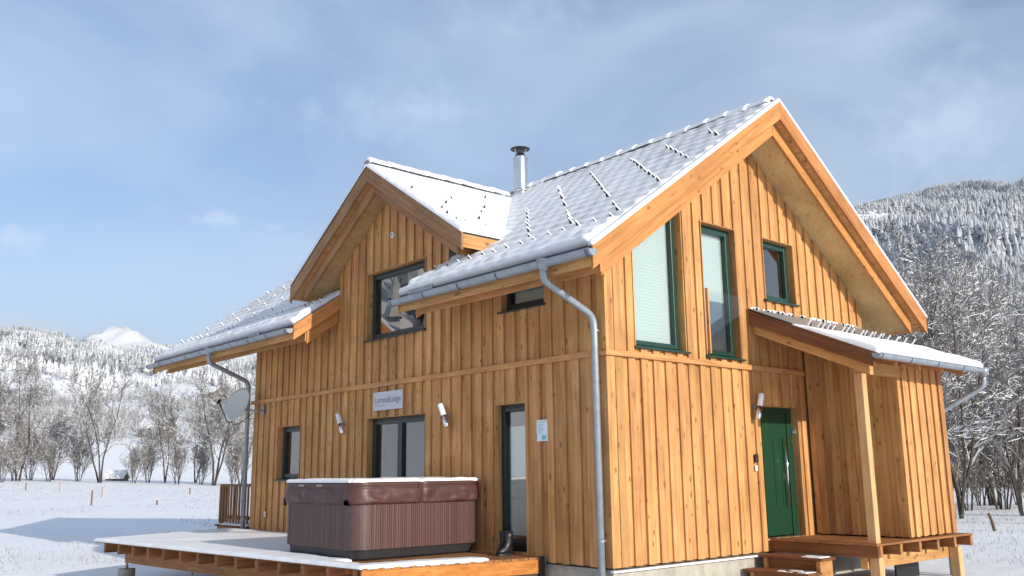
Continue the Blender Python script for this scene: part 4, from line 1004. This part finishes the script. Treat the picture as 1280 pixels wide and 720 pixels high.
# wire fence on the right
fposts = []
fe = empty('wire_fence', at_ground(1245, 664), 'thin wire fence with leaning posts in the snowy field at right', 'fence')
f0 = Vector(at_ground(1245, 664)); f1 = Vector(at_ground(1216, 650)); fdir = Vector((.84, .30, 0)).normalized()*4.2
for k in range(-3, 4):
    q = f0+fdir*k; q.z = float(terr(q.x, q.y)); fposts.append(q)
    b = MB(); ln = Vector((random.uniform(-.12, .12), random.uniform(-.05, .05), 0)); b.tube([q-Vector((0, 0, .2)), q+ln*.5+Vector((0, 0, .22)), q+ln+Vector((0, 0, .44))], [.045, .04, .035], 7); b.build('post', 'hutwood', fe)
for zz in (.2, .38):
    b = MB(); b.tube([p+Vector((0, 0, zz)) for p in fposts], .006, 4); b.build('wire', 'flash', fe)
def hut(px, py, wd, dp, hh, rot, lab):
    p = at_ground(px, py); t = empty('hut', p, lab, 'hut'); c, s = math.cos(rot), math.sin(rot); P = lambda a, b_, z: (p[0]+a*c-b_*s, p[1]+a*s+b_*c, p[2]+z)
    b = MB(); b.prism([P(-wd/2, -dp/2, -2), P(wd/2, -dp/2, -2), P(wd/2, dp/2, -2), P(-wd/2, dp/2, -2)], (0, 0, hh+2)); b.prism([P(-wd/2, -dp/2, hh), P(-wd/2, dp/2, hh), P(-wd/2, 0, hh+dp*.38)], tuple(Vector(P(wd/2, 0, 0))-Vector(P(-wd/2, 0, 0)))); b.build('wall', 'hutwood', t)
    for sg_ in (-1, 1):
        b = MB(); b.prism([P(-wd*.58, sg_*dp*.62, hh-dp*.08), P(wd*.58, sg_*dp*.62, hh-dp*.08), P(wd*.58, 0, hh+dp*.40), P(-wd*.58, 0, hh+dp*.40)], (0, 0, min(.35, dp*.06))); b.build('roof_snow', 'snow', t)
    b = MB(); b.prism([P(-wd*.1, -dp/2-.03, 0), P(wd*.1, -dp/2-.03, 0), P(wd*.1, -dp/2-.03, hh*.75), P(-wd*.1, -dp/2-.03, hh*.75)], (.0, .03, 0)); b.build('door', 'darkmetal', t)
hut(146, 601, 1.9, 1.8, .35, .9, 'little hut with white snowy roof at the foot of the left trees')
hut(196, 547, 12, 9, 4, .4, 'distant farm building with snowy roof on the lower left hillside')
hut(268, 498, 16, 12, 5, .2, 'far hillside barn with white roof below the snowy clearing')

# ------------------------------------------------------------------ trees
def barkmat(name, bark, snowc=(.78, .79, .81)):
    mt, nt, b = newmat(name); tcn = nd(nt, 'ShaderNodeTexCoord'); n = nd(nt, 'ShaderNodeTexNoise', Scale=9.0, Detail=4.0); nt.links.new(tcn.outputs['Object'], n.inputs['Vector'])
    c = ramp(nt, n.outputs['Fac'], [(.35, tuple(x*.6 for x in bark)), (.65, bark)]); nt.links.new(c.outputs[0], b.inputs['Base Color']); b.inputs['Roughness'].default_value = .9; b.inputs['Specular IOR Level'].default_value = .1
    return mt
M['bark'] = barkmat('bark', (.085, .072, .06)); M['twig'] = barkmat('twig bark', (.21, .19, .175)); M['frosttwig'] = barkmat('frosted twig', (.24, .22, .205)); M['frost'] = plain('frosted twig', (.42, .42, .43), .8, spec=.1); M['branchsnow'] = plain('branch snow', (.80, .81, .83), .7, spec=.2)
def gen_tree(seed, H, levels=4, nstem=1, spread=.55, kids=(7, 7, 6, 5), droop=.0, r0=None, bare=.25, lr=(.62, .5, .46, .42)):
    """returns segments p0, p1, r0, r1, level"""
    rg = random.Random(seed); segs = []
    r0 = r0 or H*.014
    def grow(p, d, L0, r_, lev):
        n = 7 if lev == 0 else (5 if lev == 1 else (4 if lev == 2 else 3))
        pts = [p]; dirs = [d]; st_ = L0/n
        for i in range(n):
            jit = .10 if lev == 0 else .24
            d = (d+Vector((rg.gauss(0, jit), rg.gauss(0, jit), rg.gauss(0, jit*.6)+(.09 if lev < 3 else -droop)))).normalized()
            q = pts[-1]+d*st_; a = r_*(1-.78*i/n); c = r_*(1-.78*(i+1)/n)
            segs.append((pts[-1], q, a, c, lev)); pts.append(q); dirs.append(d)
        if lev >= levels: return
        nk = kids[min(lev, len(kids)-1)]
        for k in range(nk):
            f = (bare if lev == 0 else .18)+(1-(bare if lev == 0 else .18))*((k+rg.random())/nk); f = min(f, .985)
            i = min(int(f*n), n-1); ff = f*n-i; q = pts[i]+(pts[i+1]-pts[i])*ff; dd = dirs[i+1]
            az = rg.uniform(0, 6.283); side = dd.orthogonal().normalized(); side.rotate(Matrix.Rotation(az, 3, dd))
            ang = spread*(1.0 if lev == 0 else 1.15)*rg.uniform(.65, 1.25)
            nd_ = (dd*math.cos(ang)+side*math.sin(ang)).normalized()
            Lc = L0*lr[min(lev, 3)]*(1.08-.6*f if lev == 0 else 1.05-.45*f)*rg.uniform(.75, 1.2)
            grow(q, nd_, Lc, max(r_*(1-.78*f)*rg.uniform(.5, .7), .0035), lev+1)
    for s in range(nstem):
        a = 6.283*s/nstem+rg.random(); tilt = 0.04 if nstem == 1 else rg.uniform(.08, .3)
        grow(Vector((math.cos(a)*.12*(nstem > 1), math.sin(a)*.12*(nstem > 1), -.25)), Vector((math.cos(a)*tilt, math.sin(a)*tilt, 1)).normalized(), H*rg.uniform(.82, 1.0), r0*rg.uniform(.8, 1.1), 0)
    return segs
def seg_mesh(segs, name, mats, snow, twigr=1.0, minr=.0, snowlev=0, frac=1.0):
    """three-sided (four for thick) prisms; the upper faces carry snow"""
    P0 = np.array([s[0] for s in segs]); P1 = np.array([s[1] for s in segs]); Ra = np.maximum(np.array([s[2] for s in segs])*twigr, minr); Rb = np.maximum(np.array([s[3] for s in segs])*twigr, minr)
    T = P1-P0; T /= np.maximum(np.linalg.norm(T, axis=1, keepdims=True), 1e-6)
    upv = np.where(np.abs(T[:, 2:3]) > .97, np.array([[1., 0, 0]]), np.array([[0., 0, 1]])); S = np.cross(T, upv); S /= np.linalg.norm(S, axis=1, keepdims=True); Uv = np.cross(S, T)
    n = len(segs); k = 4; ang = [math.pi*.25, math.pi*.75, math.pi*1.25, math.pi*1.75]
    Vt = np.zeros((n, 8, 3))
    for j, a in enumerate(ang):
        o = S*math.cos(a)+Uv*math.sin(a); Vt[:, j] = P0+o*Ra[:, None]; Vt[:, 4+j] = P1+o*Rb[:, None]
    b0 = (np.arange(n)*8)[:, None]; F = np.concatenate([b0+np.array([[j, (j+1) % 4, 4+(j+1) % 4, 4+j]]) for j in range(4)])
    mi = np.zeros(4*n, int)
    lev = np.array([s[4] for s in segs]); horiz = 1-np.abs(T[:, 2])
    sn = (horiz > .12) & (lev >= snowlev) & (np.random.default_rng(3).random(n) < snow)
    mi[:n] = np.where(sn, 1, 0)              # top face
    return Vt.reshape(-1, 3), F, mi
def add_snow_ridges(V, F, mi, segs, h, twigr, minr, snow):
    """a raised snow ridge along the top of each sloping branch"""
    P0 = np.array([s[0] for s in segs]); P1 = np.array([s[1] for s in segs]); Ra = np.maximum(np.array([s[2] for s in segs])*twigr, minr); Rb = np.maximum(np.array([s[3] for s in segs])*twigr, minr)
    T = P1-P0; T /= np.maximum(np.linalg.norm(T, axis=1, keepdims=True), 1e-6); hz = 1-np.abs(T[:, 2]); keep = (hz > .1) & (np.random.default_rng(5).random(len(segs)) < snow)
    P0, P1, Ra, Rb, T, hz = P0[keep], P1[keep], Ra[keep], Rb[keep], T[keep], hz[keep]; n = len(P0)
    S = np.cross(T, [[0, 0, 1.]]); S /= np.maximum(np.linalg.norm(S, axis=1, keepdims=True), 1e-6); hh = (h*np.minimum(1, hz*2))[:, None]
    Vt = np.zeros((n, 6, 3)); z = np.array([[0, 0, 1.]])
    for j, (P, r_) in enumerate(((P0, Ra), (P1, Rb))):
        r_ = r_[:, None]; Vt[:, j*3] = P+S*r_*.95+z*r_*.2; Vt[:, j*3+1] = P-S*r_*.95+z*r_*.2; Vt[:, j*3+2] = P+z*(r_+hh)
    b0 = (len(V)+np.arange(n)*6)[:, None]; F2 = np.concatenate([b0+np.array([[0, 3, 5, 2]]), b0+np.array([[2, 5, 4, 1]])])
    return np.concatenate([V, Vt.reshape(-1, 3)]), np.concatenate([F, F2]), np.concatenate([mi, np.ones(2*n, int)])
def tree_meshes(name, segs, twigr=1., minr=0., snow=.8, ridge=0., twig='twig'):
    tr = [s for s in segs if s[4] == 0]; crn = [s for s in segs if s[4] > 0]
    out_ = []
    for nm, sg_, bark in (('trunk', tr, 'bark'), ('crown', crn, twig)):
        V, F, mi = seg_mesh(sg_, nm, None, snow, twigr, minr)
        if ridge: V, F, mi = add_snow_ridges(V, F, mi, sg_, ridge, twigr, minr, snow)
        out_.append(npmesh(nm, V, F, [bark, 'branchsnow'], mi))
    return out_
def place_tree(name, meshes, loc, rz, sc, lab, grp):
    t = empty(name, loc, lab, 'tree', grp); t.rotation_euler = (0, 0, rz); t.scale = (sc,)*3
    for nm, me in zip(('trunk', 'crown'), meshes):
        o = bpy.data.objects.new(nm, me); COL.objects.link(o); o.parent = t
    return t
def dirpt(px, dist):
    d = fw+(px-640)/1140.07*r2-(590-360)/1140.07*u2; d = Vector((d.x, d.y, 0)).normalized(); p = CAM+d*dist; return (p.x, p.y, float(terr(p.x, p.y))-.05)
# right-hand bare trees laden with snow
near = [tree_meshes('t', gen_tree(11+i, 1.0*h, 4, ns, .48, (10, 8, 6, 4), droop=-.02, r0=.0085*h, bare=.14), minr=.006, snow=.6, ridge=.012) for i, (h, ns) in enumerate(((7.6, 4), (8.0, 5), (7.2, 4)))]
for k, (px, dist, mi_, rz, sc, lab) in enumerate(((1112, 31, 0, .3, 1.0, 'bare snow-laden tree just behind the porch roof, nearest the house corner'), (1192, 33, 1, 1.1, 1.02, 'large many-stemmed snow-laden tree right of the porch downpipe'),
        (1275, 36, 2, 2.0, 1.12, 'snow-laden bare tree at the right picture edge'), (1150, 42, 2, 4.0, 1.2, 'farther bare tree filling the gap between porch tree and large tree'), (1238, 45, 0, 3.3, 1.15, 'farther bare tree behind the large many-stemmed tree'), (1068, 44, 1, 5.1, 1.1, 'bare snowy tree mostly hidden behind the gable roof'))):
    place_tree('bare_tree', near[mi_], dirpt(px, dist), rz, sc, lab, 'bare snowy trees on the right')
# left row of bare trees at the far field edge
far = [tree_meshes('t', gen_tree(31+i, h, 4, ns, sp, (11, 8, 6, 3), r0=.011*h, bare=b_), minr=.011, snow=.45, ridge=.013, twig='frosttwig') for i, (h, ns, sp, b_) in enumerate(((10.5, 2, .6, .2), (11.0, 3, .5, .25), (10.0, 2, .42, .3), (9.0, 3, .55, .12)))]
labs = ['spreading bare tree at the far left picture edge of the row', 'tallest dark-stemmed bare tree in the field-edge row, above the little hut', 'twin-stemmed slim bare tree right of the tallest one', 'bare tree just left of the downpipe, tallest of the right group', 'thin bare tree beside the downpipe', 'pale bare tree between the spreading tree and the tallest tree', 'slim upright bare tree left of the downpipe pair', 'bare tree at the left edge, partly cut by the picture']
for k, (px, dist, mi_, rz, sc) in enumerate(((24, 104, 0, .2, 1.05), (126, 102, 1, 1.3, 1.0), (207, 108, 2, 2.2, .92), (268, 100, 1, 4.0, 1.02), (302, 104, 3, .7, .95), (66, 112, 3, 2.6, .75), (245, 112, 2, 5.0, .95), (-14, 108, 2, 3.0, 1.0))):
    place_tree('bare_tree', far[mi_], dirpt(px, dist), rz, sc, labs[k], 'bare trees at the field edge on the left')
# shrubs between them
shr = [tree_meshes('s', gen_tree(61+i, 4.0, 3, 7, .5, (8, 6, 4), r0=.035, bare=.12), minr=.011, snow=.28, ridge=.012, twig='frosttwig') for i in range(2)]
def place_shrub(px, dist, k, sc, lab):
    t = place_tree('bare_shrub', shr[k % 2], dirpt(px, dist), k*1.7, sc, lab, 'frosted shrubs along the field edge'); t['category'] = 'shrub'
sl = ['at the left picture edge', 'left of the spreading tree trunk', 'right of the spreading tree trunk', 'midway between the spreading tree and the little hut', 'large and dark, left of the little hut', 'right of the little hut', 'under the slim twin-stemmed tree', 'between the slim trees, low', 'under the tree nearest the downpipe', 'beside the railing, behind the downpipe']
for k, px in enumerate((2, 18, 38, 62, 98, 168, 186, 222, 252, 292)): place_shrub(px, 100+(k*13 % 9), k, .95+.35*((k*7) % 5)/5, 'frosted grey shrub at the field edge, '+sl[k])
# bushes and thicket under the right trees
for k, px in enumerate((1205, 1222, 1248, 1268, 1290, 1180)):
    t = place_tree('bare_shrub', shr[k % 2], dirpt(px, 40+(k*5 % 9)), k*2.1, .75+.25*(k % 3), 'frosted shrub behind the right field, '+('number one from the shed corner', 'below the large tree', 'in the middle of the dark thicket', 'right of the fence post', 'cut by the right picture edge', 'half hidden by the shed')[k], 'frosted shrubs behind the right field'); t['category'] = 'shrub'
    if k == 0: t['label'] = 'frosted shrub behind the right field, first one beside the shed corner'

# ---- woods on the hills
def toned(name, base_dark, base_light, sc):
    mt, nt, b = newmat(name); at = nd(nt, 'ShaderNodeAttribute'); at.attribute_name = 'tone'; tcn = nd(nt, 'ShaderNodeTexCoord'); n = nd(nt, 'ShaderNodeTexNoise', Scale=sc, Detail=3.0, Roughness=.7); nt.links.new(tcn.outputs['Object'], n.inputs['Vector'])
    f = mth(nt, 'ADD', mth(nt, 'MULTIPLY', at.outputs['Fac'], .55), mth(nt, 'MULTIPLY', n.outputs['Fac'], .75)); c = ramp(nt, f, [(.38, base_dark), (.78, base_light)]); nt.links.new(c.outputs[0], b.inputs['Base Color']); b.inputs['Roughness'].default_value = .9; b.inputs['Specular IOR Level'].default_value = .05
    return mt
M['conifer'] = toned('snowy conifer', (.14, .15, .155), (.64, .655, .67), .08); M['conifer_grey'] = toned('grey conifer', (.15, .165, .18), (.46, .475, .50), .05); M['decid'] = toned('frosted wood', (.15, .14, .135), (.46, .465, .47), .3)
def scatter(n, ph0, ph1, t0, t1, dens, seed, power=1.0):
    rg = np.random.default_rng(seed); ph = rg.uniform(ph0, ph1, n); F = np.interp(ph % 360, PH, FO); D = np.interp(ph % 360, PH, DI); t = t0+(t1-t0)*rg.random(n)**power
    r_ = F+(D-F)*t; x = CAM.x-r_*np.sin(np.radians(ph)); y = CAM.y+r_*np.cos(np.radians(ph)); keep = dens(x, y, rg, t, ph); x, y = x[keep], y[keep]
    return x, y, terr(x, y), rg
def woods(name, pts, hmin, hmax, kind, lab, mat=None):
    x, y, z, rg = pts; n = len(x); h = rg.uniform(hmin, hmax, n); a0 = rg.uniform(0, 6.28, n); tone = np.clip(.45*rg.random(n)+1.9*(fbm(x*.0045+11, y*.0045+4, 4)-.27), 0, 1); h = h*(.75+.6*fbm(x*.01+3, y*.01, 2))
    if kind == 'conifer':
        k = 6; V = []; 
        lay = [(.08, .20, .62), (.42, .145, 1.0)]
        parts = []; Fs = []; off = 0
        for zb, w_, ztp in lay:
            jit = rg.uniform(.75, 1.25, (n, k)); ang = a0[:, None]+np.arange(k)*2*np.pi/k
            ring = np.stack([x[:, None]+h[:, None]*w_*jit*np.cos(ang), y[:, None]+h[:, None]*w_*jit*np.sin(ang), z[:, None]+h[:, None]*(zb+.05*rg.random((n, k)))], -1)
            tip = np.stack([x, y, z+h*ztp], -1)[:, None]
            parts.append(np.concatenate([ring, tip], 1))
        Vt = np.concatenate(parts, 1); m_ = Vt.shape[1]; b0 = (np.arange(n)*m_)[:, None]
        F = np.concatenate([b0+np.array([[l*(k+1)+j, l*(k+1)+(j+1) % k, l*(k+1)+k]]) for l in range(2) for j in range(k)])
    else:
        k = 44; th = rg.uniform(0, 6.28, (n, k)); el = rg.uniform(.35, 1.5, (n, k)); ln = h[:, None]*rg.uniform(.45, 1.0, (n, k)); wdt = h[:, None]*rg.uniform(.006, .022, (n, k))
        bx_ = x[:, None]+0*th; by_ = y[:, None]+0*th; bz = z[:, None]+h[:, None]*rg.uniform(0, .3, (n, k))
        dx_, dy_, dzz = np.cos(el)*np.cos(th)*.75, np.cos(el)*np.sin(th)*.75, np.sin(el)
        tip = np.stack([bx_+dx_*ln, by_+dy_*ln, bz+dzz*ln], -1); md_ = np.stack([bx_+dx_*ln*.55, by_+dy_*ln*.55, bz+dzz*ln*.55], -1); tw = rg.uniform(0, 6.28, (n, k)); sv = np.stack([np.cos(tw), np.sin(tw), .3*np.sin(tw*3)], -1)*wdt[..., None]
        Vt = np.stack([np.stack([bx_, by_, bz], -1), md_+sv, tip, md_-sv], 2).reshape(n, k*4, 3); m_ = k*4; b0 = (np.arange(n)*m_)[:, None]
        F = np.concatenate([np.concatenate([b0+np.array([[j*4, j*4+1, j*4+2]]), b0+np.array([[j*4, j*4+2, j*4+3]])]) for j in range(k)])
    o = npobj(name, Vt.reshape(-1, 3), F, [mat or ('conifer' if kind == 'conifer' else 'decid')]); at = o.data.attributes.new('tone', 'FLOAT', 'POINT'); at.data.foreach_set('value', np.repeat(tone, m_).astype(np.float32))
    tag(o, lab, 'woodland', kind='stuff'); return o
clear = lambda x, y, rg, t, ph: (fbm(x*.006+2, y*.006, 3) < .56+.2*rg.random(len(x))) | (t > .93)
strip_ = lambda t, ph: ((np.abs(t-.83-.01*(ph-76)) < .022) & (ph > 74.2) & (ph < 78)) | ((np.abs(t-.60-.03*(ph-70)) < .055) & (ph > 68.3) & (ph < 71.6))
clear2 = lambda x, y, rg, t, ph: fbm(x*.011+7, y*.011+3, 3) < .47+.06*rg.random(len(x))
woods('snowy_conifer_forest', scatter(46000, 60, 83, .20, 1.0, lambda x, y, rg, t, ph: clear(x, y, rg, t, ph) & ~strip_(t, ph), 1, .9), 8, 15, 'conifer', 'snow-white conifer forest covering the left hills')
woods('snowy_conifer_forest', scatter(56000, 10, 34, .10, 1.0, lambda x, y, rg, t, ph: rg.random(len(x)) < .97, 2, .85), 7, 13, 'conifer', 'snow-dusted conifer forest on the steep right hill', 'conifer_grey')
woods('frosted_woodland', scatter(3600, 60, 83, .035, .36, clear2, 3, 1.0), 5, 10, 'decid', 'grey frosted woodland at the foot of the left hills')
woods('frosted_woodland', scatter(2600, 8, 34, .0, .14, lambda x, y, rg, t, ph: rg.random(len(x)) < .95, 4, 1.3), 6, 12, 'decid', 'grey frosted woodland at the foot of the right hill')
woods('snowy_conifer_forest', scatter(3000, 97, 165, .08, 1.0, lambda x, y, rg, t, ph: rg.random(len(x)) < .95, 5, .9), 6, 12, 'conifer', 'snowy forest slope behind the photographer')
woods('frosted_woodland', scatter(260, 97, 160, .10, .35, lambda x, y, rg, t, ph: rg.random(len(x)) < .95, 6, 1.0), 5, 10, 'decid', 'frosted woodland edge behind the photographer')
# dry grass poking through the snow
rg = np.random.default_rng(9); n = 26000
px_ = rg.uniform(-20, 1300, n); dist = 9+rg.random(n)**1.3*90
ph = yaw-np.arctan((px_-640)/1140.); gx_ = CAM.x-dist*np.sin(ph); gy_ = CAM.y+dist*np.cos(ph)
keep = ~((gx_ > -12) & (gx_ < 2.2) & (gy_ > -4) & (gy_ < 8)) & (fbm(gx_*.12, gy_*.12, 3) > .40); gx_, gy_ = gx_[keep], gy_[keep]; gz_ = terr(gx_, gy_); n = len(gx_)
h = rg.uniform(.03, .13, n); a = rg.uniform(0, 6.28, n); wv = .004+dist[keep]*.00016
V = np.stack([np.stack([gx_-wv*np.cos(a), gy_-wv*np.sin(a), gz_-.03], -1), np.stack([gx_+wv*np.cos(a), gy_+wv*np.sin(a), gz_-.03], -1), np.stack([gx_+rg.normal(0, .04, n), gy_+rg.normal(0, .04, n), gz_+h], -1)], 1).reshape(-1, 3)
M['straw'] = plain('dry grass', (.20, .17, .12), .9)
g = npobj('dry_grass', V, np.arange(3*n).reshape(n, 3), ['straw']); tag(g, 'dry grass tips poking through the snow', 'grass', kind='stuff')

# ------------------------------------------------------------------ hazy air
hz = MB().box(-11500, 9500, -9500, 11500, -12, 1210).mesh('haze', [])
mt = bpy.data.materials.new('thin winter haze'); mt.use_nodes = True; nt = mt.node_tree; nt.nodes.clear()
o_ = nt.nodes.new('ShaderNodeOutputMaterial'); pv = nt.nodes.new('ShaderNodeVolumePrincipled'); pv.inputs['Color'].default_value = (.86, .90, .96, 1); pv.inputs['Density'].default_value = .00011; pv.inputs['Anisotropy'].default_value = .2
nt.links.new(pv.outputs[0], o_.inputs['Volume'])
hz.materials.append(mt); ho = bpy.data.objects.new('haze', hz); COL.objects.link(ho); tag(ho, 'thin winter haze in the valley air', 'haze', kind='stuff')
